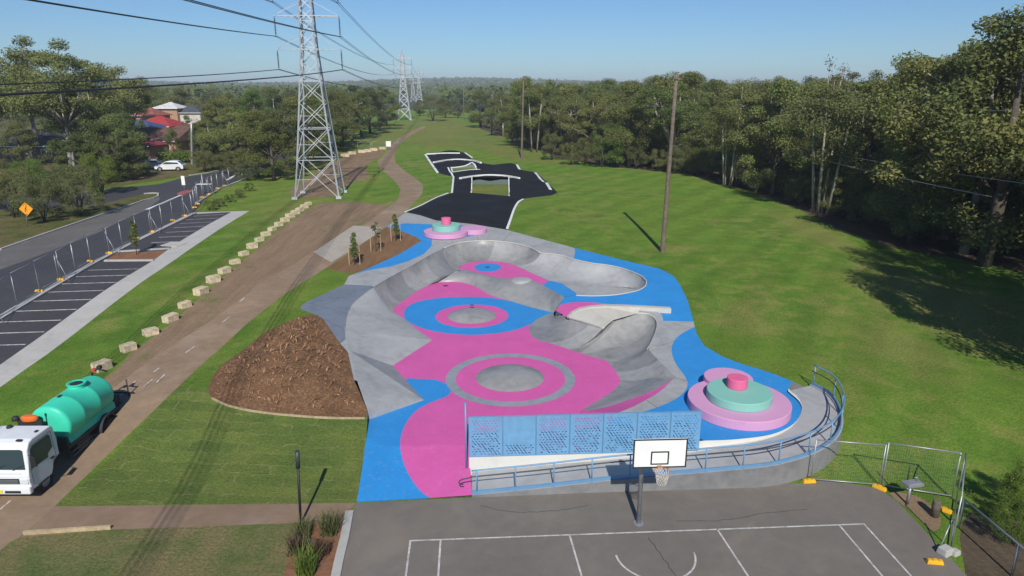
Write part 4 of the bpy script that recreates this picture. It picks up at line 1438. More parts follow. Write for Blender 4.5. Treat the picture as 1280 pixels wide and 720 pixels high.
# ------------------------------------------------------------------ transmission towers and cables
def tower_mesh(root, H, hw0, z_arms, arm_half, fine=True):
    zs_w = z_arms[0]
    def hw(z):
        if z < zs_w: return hw0 + (0.80 - hw0) * (z / zs_w) ** 0.9
        return 0.80 + (0.52 - 0.80) * (z - zs_w) / (H - 2.5 - zs_w)
    ztop = H - 2.5
    lv = [0]
    z = 0
    while z < ztop - 0.6:
        z += max(1.0, hw(z) * 1.75)
        lv.append(min(z, ztop))
    lv[-1] = ztop
    sg = [(1, 1), (-1, 1), (-1, -1), (1, -1)]
    tl = 0.125 if fine else 0.34
    tb = 0.062 if fine else 0.2
    for sx, sy in sg:
        mb = MB()
        for a, b in zip(lv[:-1], lv[1:]):
            mb.bar((sx * hw(a), sy * hw(a), a), (sx * hw(b), sy * hw(b), b), tl)
        mb.bar((sx * hw(ztop), sy * hw(ztop), ztop), (0, 0, H), tb)
        mb.box((sx * hw0, sy * hw0, 0.1), (0.6, 0.6, 0.3))
        mb.build('leg', M['pylonsteel'], root)
    mb = MB()
    for i, (a, b) in enumerate(zip(lv[:-1], lv[1:])):
        A, B = hw(a), hw(b)
        for k in range(4):
            p, q = sg[k], sg[(k + 1) % 4]
            mb.bar((p[0] * A, p[1] * A, a), (q[0] * B, q[1] * B, b), tb)
            mb.bar((q[0] * A, q[1] * A, a), (p[0] * B, p[1] * B, b), tb)
            if i % 2 == 1 or i < 2:
                mb.bar((p[0] * B, p[1] * B, b), (q[0] * B, q[1] * B, b), tb)
            if i < 3 and fine:
                m = (a + b) / 2; Mx = (A + B) / 2
                mb.bar((p[0] * Mx, p[1] * Mx, m), ((p[0] + q[0]) / 2 * (A * B * 2 / (A + B)) , (p[1] + q[1]) / 2 * (A * B * 2 / (A + B)), m), tb * .7)
    mb.build('bracing', M['pylonsteel'], root)
    tips = []
    for za in z_arms:
        mb = MB()
        h = hw(za)
        for s in (1, -1):
            tip = Vector((s * arm_half, 0, za))
            for sy in (1, -1):
                mb.bar((s * h, sy * h, za), tip, tb * 1.5)
                mb.bar((s * hw(za + 1.5), sy * hw(za + 1.5), za + 1.5), tip + Vector((0, 0, 0.05)), tb * 0.7)
            n = 4
            for i in range(1, n):
                t = i / n
                w = h * (1 - t)
                x = s * (h + (arm_half - h) * t)
                mb.bar((x, w, za), (x, -w, za), tb * .7)
                mb.bar((x, w, za), (s * (h + (arm_half - h) * (i - 1) / n), -h * (1 - (i - 1) / n), za), tb * .6)
            mb.bar((s * h, h, za), (s * h, -h, za), tb)
        mb.bar((-h, h, za), (h, h, za), tb * 1.2); mb.bar((-h, -h, za), (h, -h, za), tb * 1.2)
        mb.build('crossarm', M['pylonsteel'], root)
        for s in (1, -1):
            mb = MB()
            mb.tube([(s * arm_half, 0, za - 0.05), (s * arm_half, 0, za - 2.1)], 0.03, 6)
            for k in range(11):
                mb.lathe([(0.03, 0.06), (0.13, 0.0), (0.03, -0.02)], (s * arm_half, 0, za - 0.35 - k * 0.15), 10)
            mb.bar((s * arm_half - 0.25, 0, za - 2.1), (s * arm_half + 0.25, 0, za - 2.1), 0.06)
            mb.build('insulator', M['porcelain'], root)
            tips.append(Vector((s * arm_half, 0, za - 2.1)))
    return tips
p1c = W(401, 244.5)
p2c = W(506, 150)
hd = math.atan2(-(p2c.x - p1c.x), p2c.y - p1c.y)
ya = p1c.y
za1, za2 = at_depth(390, 62, ya).z - p1c.z, at_depth(390, 20, ya).z - p1c.z
ARMS = [za1, za2, za2 + (za2 - za1)]
t1_ = empty('transmission_tower', p1c, hd)
tag(t1_, "tall lattice steel transmission tower on the brown dirt beside the winding path", "transmission tower")
tips1 = tower_mesh(t1_, ARMS[2] + 3.6, 2.45, ARMS, 3.45)
TW = [(p1c, hd)]
prev = (p1c, hd)
for i, (px, py, lab) in enumerate([(506, 150, "distant steel transmission tower at the far end of the grass strip"), (524, 141, "smaller transmission tower showing behind the distant one"), (516.5, 138.5, "faint transmission tower farthest along the line, above the round tree")]):
    yy = [p2c.y, p2c.y * 1.85, p2c.y * 2.35][i]
    if i == 0: c = p2c
    else:
        c = at_depth(px, 118, yy); c.z = G(c.x, c.y)
    r = empty('transmission_tower', c, hd)
    tag(r, lab, "transmission tower")
    tower_mesh(r, ARMS[2] + 3.6, 2.45, ARMS, 3.45, fine=False)
    TW.append((c, hd))
c0 = Vector((p1c.x + (p1c.x - p2c.x) * 0.97, p1c.y + (p1c.y - p2c.y) * 0.97, 0.0))
TW = [(c0, hd)] + TW[:3]
names_ = ["lowest right", "lowest left", "middle right", "middle left", "upper right", "upper left"]
for k, tp_ in enumerate(tips1):
    mb = MB()
    for off in (-0.13, 0.13):
        pts = []
        for (ca_, ra), (cb_, rb) in zip(TW[:-1], TW[1:]):
            a = ca_ + Matrix.Rotation(ra, 3, 'Z') @ (tp_ + Vector((off, 0, 0)))
            b = cb_ + Matrix.Rotation(rb, 3, 'Z') @ (tp_ + Vector((off, 0, 0)))
            for s in np.linspace(0, 1, 40, endpoint=False):
                p = a.lerp(b, s); p.z -= 4 * 2.9 * s * (1 - s) * (a - b).length ** 2 / 250 ** 2
                pts.append(p)
        pts = [p for p in pts if p.y > -60]
        mb.tube(pts, 0.027, 5)
    o = mb.build('power_cable', M['wire'])
    tag(o, f"twin power cable hanging from the {names_[k]} arm tip of the tall tower", "cable", "cables strung between the towers")

# timber poles in the grass
def pole(name, lab, base, top, r0=0.17, arm=True, armw=1.1, group=None, m='wood'):
    root = empty(name, base)
    tag(root, lab, "pole", group)
    d = top - base
    mb = MB(); mb.tube([(0, 0, -0.3)] + [tuple(d * t) for t in (0.0, 0.33, 0.66, 1.0)], [r0 * 1.05, r0, r0 * .9, r0 * .78, r0 * .66], 12)
    mb.build('shaft', M[m], root, smooth=False)
    if arm:
        mb = MB(); mb.box(tuple(d * 0.965 + Vector((0, -r0 * 0.8, 0))), (armw, 0.09, 0.11)); mb.build('crossarm', M[m], root)
        for s in (-0.45, 0.45):
            mb = MB(); mb.lathe([(0.03, 0), (0.06, 0.05), (0.04, 0.12), (0.06, 0.16), (0, 0.2)], d * 0.965 + Vector((s * armw, -r0 * .8, 0.055)), 8); mb.build('insulator', M['porcelain'], root)
    return root
b_ = W(828, 315)
pole('timber_pole', "tall bare timber pole leaning slightly on the lawn beside the skate park", b_, at_depth(846, 90, b_.y + 0.2), 0.19, True, 0.55)
b_ = W(652, 198); pole('timber_pole', "timber pole on the grass behind the pump track", b_, at_depth(654.5, 95, b_.y), 0.2, True, 1.2)
b_ = W(614.5, 169); pole('timber_pole', "thin timber pole in front of the trees beyond the pump track", b_, at_depth(615.5, 113, b_.y), 0.2, True, 1.4)
b_ = W(579.5, 149.5); pole('timber_pole', "farthest timber pole at the end of the grass near the round tree", b_, at_depth(579.5, 109, b_.y), 0.26, True, 1.6)
b_ = W(94, 222); pole('street_pole', "pale street pole with a crossarm among the gum trees by the road", b_, at_depth(89, 174, b_.y), 0.22, True, 2.4, m='steel')
b_ = W(240, 205); pole('street_pole', "grey street pole standing in front of the red roofed houses", b_, at_depth(239, 148, b_.y), 0.2, True, 2.2, m='steel')
def span(name, lab, a, b, sag, r=0.02):
    mb = MB(); mb.tube([a.lerp(b, s) - Vector((0, 0, 4 * sag * s * (1 - s))) for s in np.linspace(0, 1, 24)], r, 5)
    tag(mb.build(name, M['steel']), lab, "cable", "thin wires across the trees")
sp_a = at_depth(970, 178, 88)
span('power_cable', "upper thin wire crossing in front of the dark forest", at_depth(1060, 122, 70), at_depth(1330, 140, 44), 0.3, .022)
span('power_cable', "middle thin wire crossing in front of the dark forest", sp_a, at_depth(1330, 236, 40), 0.25, .022)
span('power_cable', "lower thin wire crossing in front of the dark forest", at_depth(965, 182, 88), at_depth(1240, 246, 42), 0.25, .022)

# ------------------------------------------------------------------ temporary fencing
def mesh_sheet():
    t = NT('fence_mesh')
    tc = t.n.new("ShaderNodeSeparateXYZ"); t.lk(t.tc.outputs["Object"], tc.inputs[0])
    def ln(s, per, w):
        f = t.math('FRACT', t.math('MULTIPLY', s, 1 / per))
        return t.math('LESS_THAN', f, w / per)
    g = t.math('MAXIMUM', ln(tc.outputs[0], 0.075, 0.0024), ln(tc.outputs[2], 0.15, 0.003))
    tr = t.n.new("ShaderNodeBsdfTransparent")
    mx = t.n.new("ShaderNodeMixShader")
    t.lk(g, mx.inputs[0]); t.lk(tr.outputs[0], mx.inputs[1]); t.lk(t.b.outputs[0], mx.inputs[2])
    t.lk(mx.outputs[0], t.out.inputs[0])
    t.color((0.36, 0.37, 0.39)).rough(0.5, 0.4)
    return t.m
M['mesh'] = mesh_sheet()
def fence_panel(a, b, h, lab, group, r=0.021, bottom=0.12):
    d = b - a; L = math.hypot(d.x, d.y)
    root = empty('temporary_fence', a, math.atan2(d.y, d.x))
    tag(root, lab, "fence panel", group)
    sl = d.z / L if L else 0
    P = lambda x, z: (x, 0, z + x * sl)
    mb = MB()
    for x in (0.04, L - 0.04): mb.tube([P(x, 0.03), P(x, h)], r, 8)
    mb.tube([P(0.04, h - 0.02), P(L - 0.04, h - 0.02)], r, 8); mb.tube([P(0.04, bottom), P(L - 0.04, bottom)], r, 8)
    mb.build('frame', M['steel'], root)
    mesh_of('wire_mesh', [P(0.04, bottom), P(L - 0.04, bottom), P(L - 0.04, h - 0.02), P(0.04, h - 0.02)], [(0, 1, 2, 3)], M['mesh'], root)
    return root
def foot_mesh():
    mb = MB()
    mb.box((0, 0, 0.08), (0.62, 0.24, 0.15), bevel=0.03, taper=(0.86, 0.75))
    mb.box((0, 0, 0.17), (0.16, 0.12, 0.04), bevel=0.01)
    mb.box((-0.2, 0, 0.162), (0.12, 0.1, 0.02)); mb.box((0.2, 0, 0.162), (0.12, 0.1, 0.02))
    me_o = mb.build('ballast_weight', M['yellow'])
    return me_o
FOOT = None
def foot(p, rz, lab, group=None):
    global FOOT
    if FOOT is None:
        FOOT = foot_mesh(); o = FOOT
    else:
        o = FOOT.copy(); COL.objects.link(o)
        if "group" in o: del o["group"]
    o.location = p; o.rotation_euler = (0, 0, rz)
    tag(o, lab, "fence foot", group)
    return o
fl = [W(a, b) for a, b in [(-45, 424), (0, 397), (55, 364), (113, 329.5), (155, 308), (190, 291), (220, 276), (242, 265.5), (248, 252), (262, 243), (277, 234.5), (300, 225)]]
cum = np.r_[0, np.cumsum([(fl[i + 1] - fl[i]).length for i in range(len(fl) - 1)])]
def fat(s):
    i = min(len(fl) - 2, max(0, int(np.searchsorted(cum, s, 'right')) - 1))
    p = fl[i].lerp(fl[i + 1], (s - cum[i]) / (cum[i + 1] - cum[i])); p.z = G(p.x, p.y) + 0.1
    return p
NP = int(cum[-1] / 2.45)
for i in range(NP):
    a, b = fat(i * 2.45), fat((i + 1) * 2.45)
    jog = 0.12 if i % 3 == 1 else -0.06
    a = a + Vector((jog, 0, 0)); 
    fence_panel(a, b, 2.0, f"{ordinal(i)} mesh fence panel along the car park kerb, counted from the near end", "temporary fence panels along the car park kerb")
    d = b - a
    if i % 3 == 2: continue
    foot(a + Vector((0, 0, 0.0)), math.atan2(d.y, d.x) + R(90 if i % 2 else 75), f"yellow fence foot under the near end of the {ordinal(i)} kerb fence panel", "yellow feet along the car park fence").scale = (0.8, 0.8, 0.8)
# leaning stay braces on some panels
for i in range(1, NP, 3):
    a = fat(i * 2.45)
    mb = MB(); mb.tube([a + Vector((0, 0, 1.75)), a + Vector((1.0, -0.5, 0.05))], 0.02, 6)
    tag(mb.build('fence_brace', M['steel']), f"slanting steel brace holding the {ordinal(i)} kerb fence panel", "brace", "braces behind the kerb fence")
fa, fb_, fc, fd_ = W(1012, 602, 0), W(1100, 609.5, 0), W(1191, 624, 0), W(1188, 688, 0)
fence_panel(fa, fb_, 1.75, "mesh fence panel meeting the curved retaining wall beside the court", "mesh fence panels at the court corner")
fence_panel(fb_, fc, 1.85, "middle mesh fence panel behind the court corner and drinking fountain", "mesh fence panels at the court corner")
fence_panel(fc + Vector((0.05, -0.1, 0)), fd_, 1.95, "mesh fence panel turned edge on, running towards the lower corner", "mesh fence panels at the court corner")
foot(W(1011, 603, 0), R(5), "yellow fence foot beside the curved retaining wall", "yellow feet at the court corner")
foot(W(1099, 611, 0), R(-50), "yellow fence foot between the two mesh panels behind the court", "yellow feet at the court corner")
foot(W(1168, 704, 0), R(-8), "yellow fence foot lying on the court asphalt below the edge-on panel", "yellow feet at the court corner")
foot(W(1180, 639, 0), R(-45), "yellow fence foot in the grass by the timber stump", "yellow feet at the court corner")
mb = MB(); mb.tube([W(1190, 650, 0.9), W(1174, 687, 0.05)], 0.02, 8)
tag(mb.build('fence_brace', M['steel']), "slanting steel brace on the edge-on fence panel by the court", "brace")
for (px, py, s, lab) in ((1181, 692, 0.42, "pale concrete block at the foot of the edge-on fence panel"), (1193, 693, 0.3, "smaller pale concrete block beside the edge-on fence panel")):
    mb = MB(); mb.box((0, 0, s * 0.28), (s, s * .8, s * 0.55), R(25), bevel=0.03, taper=(.85, .85))
    o = mb.build('concrete_block', M['kerb']); o.location = W(px, py, 0); tag(o, lab, "block")
# drinking fountain and stump behind the fence
df = empty('drinking_fountain', W(1134, 630, 0), R(12))
tag(df, "grey steel drinking fountain on a post at the corner of the court", "fountain")
mb = MB(); mb.tube([(0, 0, 0), (0, 0, 0.75)], 0.045, 10); mb.build('post', M['steel'], df)
mb = MB(); mb.box((0.08, 0, 0.8), (0.62, 0.36, 0.12), bevel=0.02); mb.box((0.08, 0, 0.87), (0.5, 0.26, 0.02)); mb.build('basin', M['steel'], df)
mb = MB(); mb.tube([(0.25, 0, 0.86), (0.25, 0, 1.0), (0.2, 0, 1.05), (0.12, 0, 1.02)], 0.02, 8); mb.build('spout', M['steel'], df)
mb = MB(); mb.tube([(0.05, 0.22, 0.75), (0.05, 0.22, 1.5)], 0.022, 8); mb.build('riser_pipe', M['darksteel'], df)
mb = MB(); mb.tube([(0, 0, 0), (0, 0, 0.55), (0, 0, 0.62)], [0.14, 0.13, 0.11], 10); o = mb.build('timber_stump', M['wood']); o.location = W(1168, 645, 0)
tag(o, "weathered timber stump in the grass beside the court corner", "post")
# low chain wire fence at the lower corner
cf = empty('chain_fence', W(1262, 668, 0)); tag(cf, "chain wire fence with steel rail across the dark garden bed", "fence")
ca0, cb0 = W(1206, 624, 1.1), W(1274, 681, 1.1)
cdir = (cb0 - ca0).normalized()
cpts = [ca0, cb0, cb0 + cdir * 3.2]
def cput(o):
    o.parent = cf; o.matrix_parent_inverse = Matrix.Translation(-Vector(cf.location)); return o
mb = MB(); mb.tube(cpts, 0.03, 8); cput(mb.build('top_rail', M['steel']))
for p in cpts:
    mb = MB(); mb.tube([(p.x, p.y, 0), tuple(p)], 0.035, 8); cput(mb.build('post', M['steel']))
root = empty('wire_mesh', (ca0.x, ca0.y, 0), math.atan2(cdir.y, cdir.x))
Lc = (cpts[-1] - cpts[0]).length
me = bpy.data.meshes.new('wire_mesh'); me.from_pydata([(0, 0, .03), (Lc, 0, .03), (Lc, 0, 1.1), (0, 0, 1.1)], [], [(0, 1, 2, 3)])
bpy.data.objects.remove(root)
o = link('wire_mesh', me, M['mesh']); o.location = (ca0.x - cf.location.x, ca0.y - cf.location.y, 0); o.rotation_euler.z = math.atan2(cdir.y, cdir.x); o.parent = cf

# ------------------------------------------------------------------ basketball hoop
hb = W(798, 654, 0)
bc = at_depth(825, 566.5, 18.55)
hp_ = empty('basketball_hoop', hb)
tag(hp_, "basketball hoop with white black-edged backboard on a grey pole", "basketball hoop")
L0 = bc - hb
mb = MB(); mb.tube([(0, 0, 0), (0, 0, 2.9), (0.02, -0.1, 3.15), (0.1, -0.35, 3.3), (L0.x, L0.y + 0.12, 3.38)], [0.075, 0.075, 0.07, 0.065, 0.06], 12)
mb.lathe([(0.17, 0.0), (0.17, 0.02), (0, 0.02)], (0, 0, 0), 16)
mb.build('pole', M['steel'], hp_)
bw, bh = 1.66, 0.98
rz_b = R(2.5)
bo = empty('backboard', (0, 0, 0)); bpy.data.objects.remove(bo)
mb = MB(); mb.box((0, 0, 0), (bw, 0.035, bh)); bd = mb.build('backboard', M['white'], hp_); bd.location = L0; bd.rotation_euler.z = rz_b
mb = MB()
e = 0.045
for (x, z, w, h) in ((0, bh / 2 - e / 2, bw, e), (0, -bh / 2 + e / 2, bw, e), (-bw / 2 + e / 2, 0, e, bh - 2 * e), (bw / 2 - e / 2, 0, e, bh - 2 * e)):
    mb.box((x, -0.019, z), (w, 0.006, h))
for (x, z, w, h) in ((0, 0.05, 0.56, e), (0, -0.36, 0.56, e), (-0.26, -0.155, e, 0.37), (0.26, -0.155, e, 0.37)):
    mb.box((x, -0.019, z), (w, 0.006, h))
mb.build('painted_frame', M['black'], bd)
mb = MB()
for s in (-0.45, 0.45): mb.bar((s, 0.05, 0.3), (s * .1, 0.3, 0.0), 0.04)
mb.bar((-0.6, 0.05, -0.3), (0.6, 0.05, -0.3), 0.05); mb.bar((-0.6, 0.05, 0.3), (0.6, 0.05, 0.3), 0.05)
mb.build('bracket', M['darksteel'], bd)
rc = Vector((0.0, -0.36, -0.42))
mb = MB(); mb.tube([rc + Vector((0.23 * math.cos(t), 0.23 * math.sin(t), 0)) for t in np.linspace(0, 2 * math.pi, 28, endpoint=False)], 0.012, 6, closed=True)
mb.box((0, -0.075, -0.42), (0.14, 0.12, 0.03)); mb.build('rim', mat('hoop_orange', (0.55, 0.22, 0.06), 0.5), bd)
mb = MB()
for k in range(14):
    for sgn in (1, -1):
        pts = []
        for j in range(6):
            u = j / 5
            t = 2 * math.pi * (k + sgn * j * 0.55) / 14
            r = 0.23 - 0.085 * u ** 0.8
            pts.append(rc + Vector((r * math.cos(t), r * math.sin(t), -0.40 * u)))
        mb.tube(pts, 0.0055, 4, cap=False)
mb.build('net', mat('net_cord', (0.75, 0.70, 0.6), 0.8), bd)

# ------------------------------------------------------------------ sandstone blocks
def block_mesh(seed):
    r = random.Random(seed)
    mb = MB()
    mb.box((0, 0, 0.27), (0.95, 0.62, 0.56), bevel=0.045)
    bmesh.ops.subdivide_edges(mb.bm, edges=mb.bm.edges[:], cuts=1, use_grid_fill=True)
    for v in mb.bm.verts:
        v.co += Vector((r.uniform(-.022, .022), r.uniform(-.022, .022), r.uniform(-.02, .02)))
    o = mb.build('sandstone_block', M['sandstone'])
    return o
bl = [(128, 462), (161, 438), (188.5, 418), (213.5, 401), (231.5, 384), (251.5, 367), (267, 352.5), (281, 341), (294, 329.5), (305, 319), (315.5, 310), (324.5, 301.5), (332.5, 294.5), (340.5, 288), (348.5, 282.5), (356.5, 277), (363, 272), (369.5, 267.5), (375, 264), (380.5, 260), (385.5, 256)]
BM = [block_mesh(k) for k in range(4)]
for i, (px, py) in enumerate(bl):
    if i < 4: o = BM[i]
    else: o = BM[i % 4].copy(); COL.objects.link(o)
    p = W(px, py); p.z -= 0.04; o.location = p
    o.rotation_euler = (rng.uniform(-.04, .04), rng.uniform(-.04, .04), R(62) + rng.uniform(-.22, .22))
    s = rng.uniform(0.70, 0.84); o.scale = (s, s * rng.uniform(.9, 1.1), s * rng.uniform(.85, 1.1))
    tag(o, f"{ordinal(i)} sandstone block beyond the tanker truck in the row along the dirt verge", "stone block", "sandstone blocks along the dirt verge")
bl2 = [(431, 196), (440, 193), (452, 191), (459, 190), (467, 188.5), (478, 187)]
for i, (px, py) in enumerate(bl2):
    o = BM[i % 4].copy(); COL.objects.link(o)
    o.location = W(px, py); o.rotation_euler = (0, 0, R(20) + rng.uniform(-.2, .2)); o.scale = (1.5, 1.0, 1.0)
    tag(o, f"{SL[i] if i < 5 else 'sixth'} small block of the far row behind the tall tower, towards the path", "stone block", "stone blocks of the far row")

# bollard sign post in the lower lawn
sp = empty('sign_post', W(376, 655, 0)); tag(sp, "slim black post with a thicker sleeve on top in the lower lawn", "post")
d = at_depth(371.5, 564, W(376, 655, 0).y) - W(376, 655, 0)
mb = MB(); mb.tube([(0, 0, 0), tuple(d * 0.78)], 0.045, 10); mb.build('shaft', M['black'], sp)
mb = MB(); mb.tube([tuple(d * 0.78), tuple(d)], 0.075, 10); mb.build('sleeve', M['darksteel'], sp)
mb = MB(); mb.tube([(0, 0, 0), (0.0, 0.05, 0.75)], 0.04, 8); o = mb.build('marker_stake', M['black']); o.location = W(389, 699, 0)
tag(o, "short dark stake among the spiky plants by the court", "stake")

# diamond road sign
b_ = W(34, 283)
sg_ = empty('warning_sign', b_); tag(sg_, "orange diamond road warning sign in front of the round bushes", "sign")
top = at_depth(33, 261, b_.y) - b_
mb = MB(); mb.tube([(0, 0, 0), (top.x, 0, top.z + 0.5)], 0.04, 8); mb.build('post', M['steel'], sg_)
mb = MB(); mb.box((top.x, -0.06, top.z), (0.9, 0.02, 0.9), Matrix.Rotation(R(45), 3, 'Y')); mb.build('sign_face', mat('sign_orange', (0.85, 0.33, 0.02), 0.5, 0), sg_)
mb = MB(); mb.bar((top.x - 0.1, -0.08, top.z - 0.28), (top.x - .02, -0.08, top.z + 0.1), 0.11, 0.01); mb.bar((top.x - .02, -0.08, top.z + 0.1), (top.x + .12, -0.08, top.z + 0.25), 0.1, 0.01)
mb.bar((top.x + .1, -0.08, top.z - 0.2), (top.x + .0, -0.08, top.z + .1), 0.06, 0.01)
mb.build('arrow_symbol', M['black'], sg_)

# traffic island with its white sign
c = W(233, 241)
isl = empty('traffic_island', c); tag(isl, "small raised traffic island with reddish kerb in the dark road", "traffic island")
mb = MB(); mb.lathe([(0.95, 0.0), (0.95, 0.12), (0.85, 0.16), (0.8, 0.14), (0, 0.15)], (0, 0, 0), 28)
for v in mb.bm.verts: v.co.x *= 0.75; v.co.y *= 1.9
mb.build('kerb_ring', mat('red_kerb', (0.32, 0.10, 0.09), 0.7), isl)
ks = empty('keep_sign', W(231, 239.5)); tag(ks, "white upright sign panel standing on the traffic island", "sign")
mb = MB(); mb.tube([(0, 0, 0.12), (0, 0, 1.9)], 0.05, 8); mb.build('post', M['steel'], ks)
mb = MB(); mb.box((0, -0.07, 1.35), (0.42, 0.03, 1.1), bevel=0.01); mb.build('sign_face', M['white'], ks)
for (px, py, tpy, lab) in ((255, 243, 218, "grey sign pole with a flat plate beside the far fence"), (278.5, 224, 214, "short grey guide post on the far side of the road"), (303, 222, 216, "white guide post at the far bend of the road")):
    b_ = W(px, py); t_ = at_depth(px, tpy, b_.y) - b_
    o_ = empty('street_sign', b_); tag(o_, lab, "post")
    mb = MB(); mb.tube([(0, 0, 0), (0, 0, t_.z)], 0.06, 8); mb.build('post', M['steel'], o_)
    if px == 255:
        mb = MB(); mb.box((0.2, 0, t_.z * 0.52), (1.7, 0.5, 0.05)); mb.build('plate', M['white'], o_)
# white board at the path bend, and the fence across the path there
b_ = W(486, 187); o_ = empty('notice_board', b_); tag(o_, "small white notice board beside the far bend of the path", "sign")
mb = MB(); mb.tube([(0, 0, 0), (0, 0, 1.7)], 0.05, 8); mb.build('post', M['steel'], o_)
mb = MB(); mb.box((0, -0.07, 1.15), (1.0, 0.05, 1.1), bevel=0.02); mb.build('sign_face', M['white'], o_)
for (a, b, lab) in (((447, 189.5), (464, 188.5), "far mesh fence panel nearest the tall tower, on the grass"), ((465, 188.4), (482, 187.2), "far mesh fence panel on the grass next to the white notice board"), ((489, 186.8), (498, 185.2), "far mesh fence panel standing across the winding path")):
    fence_panel(W(*a), W(*b), 1.8, lab, "mesh fence panels at the far path bend")

# ------------------------------------------------------------------ saplings in the garden bed
def leaf_mesh(name, centers, count, spread, size, seed, flat=0.7, up=0.35):
    """Many small leaf faces in clumps: (centers, radii)."""
    g = np.random.default_rng(seed)
    n = count
    k = g.integers(0, len(centers), n)
    c = np.array([c[:3] for c in centers])[k]
    rad = np.array([c[3] for c in centers])[k] * spread
    d = g.normal(size=(n, 3)); d /= np.linalg.norm(d, axis=1)[:, None]
    rr = g.random(n) ** 0.45
    p = c + d * (rad * rr)[:, None] * np.array([1, 1, flat])
    nrm = d * 0.7 + g.normal(size=(n, 3)) * 0.6 + np.array([0, 0, up]); nrm /= np.linalg.norm(nrm, axis=1)[:, None]
    t = np.cross(nrm, g.normal(size=(n, 3))); t /= np.linalg.norm(t, axis=1)[:, None] + 1e-9
    b = np.cross(nrm, t)
    s = size * (0.6 + 0.8 * g.random(n))[:, None]
    w = s * (0.42 + 0.2 * g.random(n))[:, None]
    bend = nrm * s * 0.25
    V = np.stack([p - t * s + bend * .3, p - b * w, p + t * s - bend, p + b * w], axis=1).reshape(-1, 3)
    me = bpy.data.meshes.new(name)
    me.vertices.add(4 * n); me.vertices.foreach_set("co", V.astype(np.float32).ravel())
    me.loops.add(4 * n); me.loops.foreach_set("vertex_index", np.arange(4 * n, dtype=np.int32))
    me.polygons.add(n); me.polygons.foreach_set("loop_start", np.arange(0, 4 * n, 4, dtype=np.int32))
    try: me.polygons.foreach_set("loop_total", np.full(n, 4, dtype=np.int32))
    except Exception: pass
    me.update(); me.validate()
    return me
def leaves_mat(name, lo, hi, sun_lit=1.25, transl=0.35):
    t = NT(name)
    geo = t.n.new("ShaderNodeNewGeometry"); oi = t.n.new("ShaderNodeObjectInfo")
    cl_ = t.noise(0.55, 3, 0.5)
    k = t.math('ADD', t.math('MULTIPLY', geo.outputs["Random Per Island"], 0.28), t.math('MULTIPLY', cl_, 0.72))
    c = t.ramp(k, [(0.2, lo), (0.5, tuple((a + b) / 2 for a, b in zip(lo, hi))), (0.8, hi)])
    ob = t.ramp(oi.outputs["Random"], [(0.0, (0.72, 0.80, 0.75)), (0.35, (1.05, 0.98, 0.85)), (0.65, (0.88, 1.0, 0.9)), (1.0, (1.15, 1.12, 0.95))])
    c = t.mix(1.0, c, ob, 'MULTIPLY')
    t.color(c); t.rough(0.7, 0, 0.12)
    tr = t.n.new("ShaderNodeBsdfTranslucent"); t.lk(c, tr.inputs[0])
    mx = t.n.new("ShaderNodeMixShader"); mx.inputs[0].default_value = transl
    t.lk(t.b.outputs[0], mx.inputs[1]); t.lk(tr.outputs[0], mx.inputs[2]); t.lk(mx.outputs[0], t.out.inputs[0])
    return t.m
M['leaf_gum'] = leaves_mat('gum_leaves', (0.11, 0.127, 0.042), (0.335, 0.35, 0.13))
M['leaf_dense'] = leaves_mat('dense_leaves', (0.082, 0.104, 0.034), (0.265, 0.29, 0.10))
M['leaf_olive'] = leaves_mat('olive_leaves', (0.10, 0.112, 0.046), (0.25, 0.26, 0.115))
M['leaf_bright'] = leaves_mat('bright_leaves', (0.085, 0.13, 0.024), (0.24, 0.31, 0.07))
M['leaf_dead'] = leaves_mat('bare_twigs', (0.10, 0.07, 0.05), (0.17, 0.12, 0.09))
M['bark_pale'] = mat('pale_bark', (0.40, 0.36, 0.29), 0.85, 0.35, 1.6)
M['bark_dark'] = mat('dark_bark', (0.11, 0.09, 0.07), 0.9, 0.3, 3)

for i, (px, py, h, lab) in enumerate([(443.5, 331, 2.3, "nearest staked sapling in the brown garden bed by the path"), (470, 314, 2.0, "sparse middle sapling with bare twigs in the brown garden bed"), (495, 301, 2.2, "farthest staked sapling in the garden bed, by the blue deck"), (171, 318, 2.6, "thin sapling in the red planting strip between the parking bays")]):
    b_ = W(px, py)
    r = empty('sapling', b_); tag(r, lab, "sapling", "saplings in the garden bed" if i < 3 else None)
    mb = MB(); mb.tube([(0, 0, 0), (0.02, 0, h * .5), (0, 0, h * .95)], [0.035, 0.025, 0.01], 6)
    for k in range(7):
        a = k * 2.4; z = h * (.35 + .08 * k); mb.tube([(0, 0, z), (math.cos(a) * .3, math.sin(a) * .3, z + .22)], [0.012, 0.005], 5)
    mb.build('trunk', M['bark_dark'], r)
    cs_ = [(rng.uniform(-.18, .18), rng.uniform(-.18, .18), h * (0.35 + 0.1 * k), 0.26 - 0.02 * k) for k in range(7)]
    if i == 1: cs_ = [(a * 1.6, b * 1.6, c + .3, d) for a, b, c, d in cs_]
    o = link('crown', leaf_mesh('crown', cs_, 700 if i != 1 else 200, 1.2, 0.085, 30 + i, 1.2), M['leaf_dense' if i != 1 else 'leaf_olive'], r)
    for s in (-1, 1) if i < 3 else ():
        mb = MB(); mb.bar((s * .38, 0.05 * s, 0), (s * .38, 0.05 * s, 1.35), 0.045); o = mb.build('stake', M['palewood']); o.location = b_
        tag(o, f"pale timber stake on the {'path' if s < 0 else 'skate park'} side of the {['nearest', 'middle', 'farthest'][i]} sapling", "stake", "stakes beside the saplings")

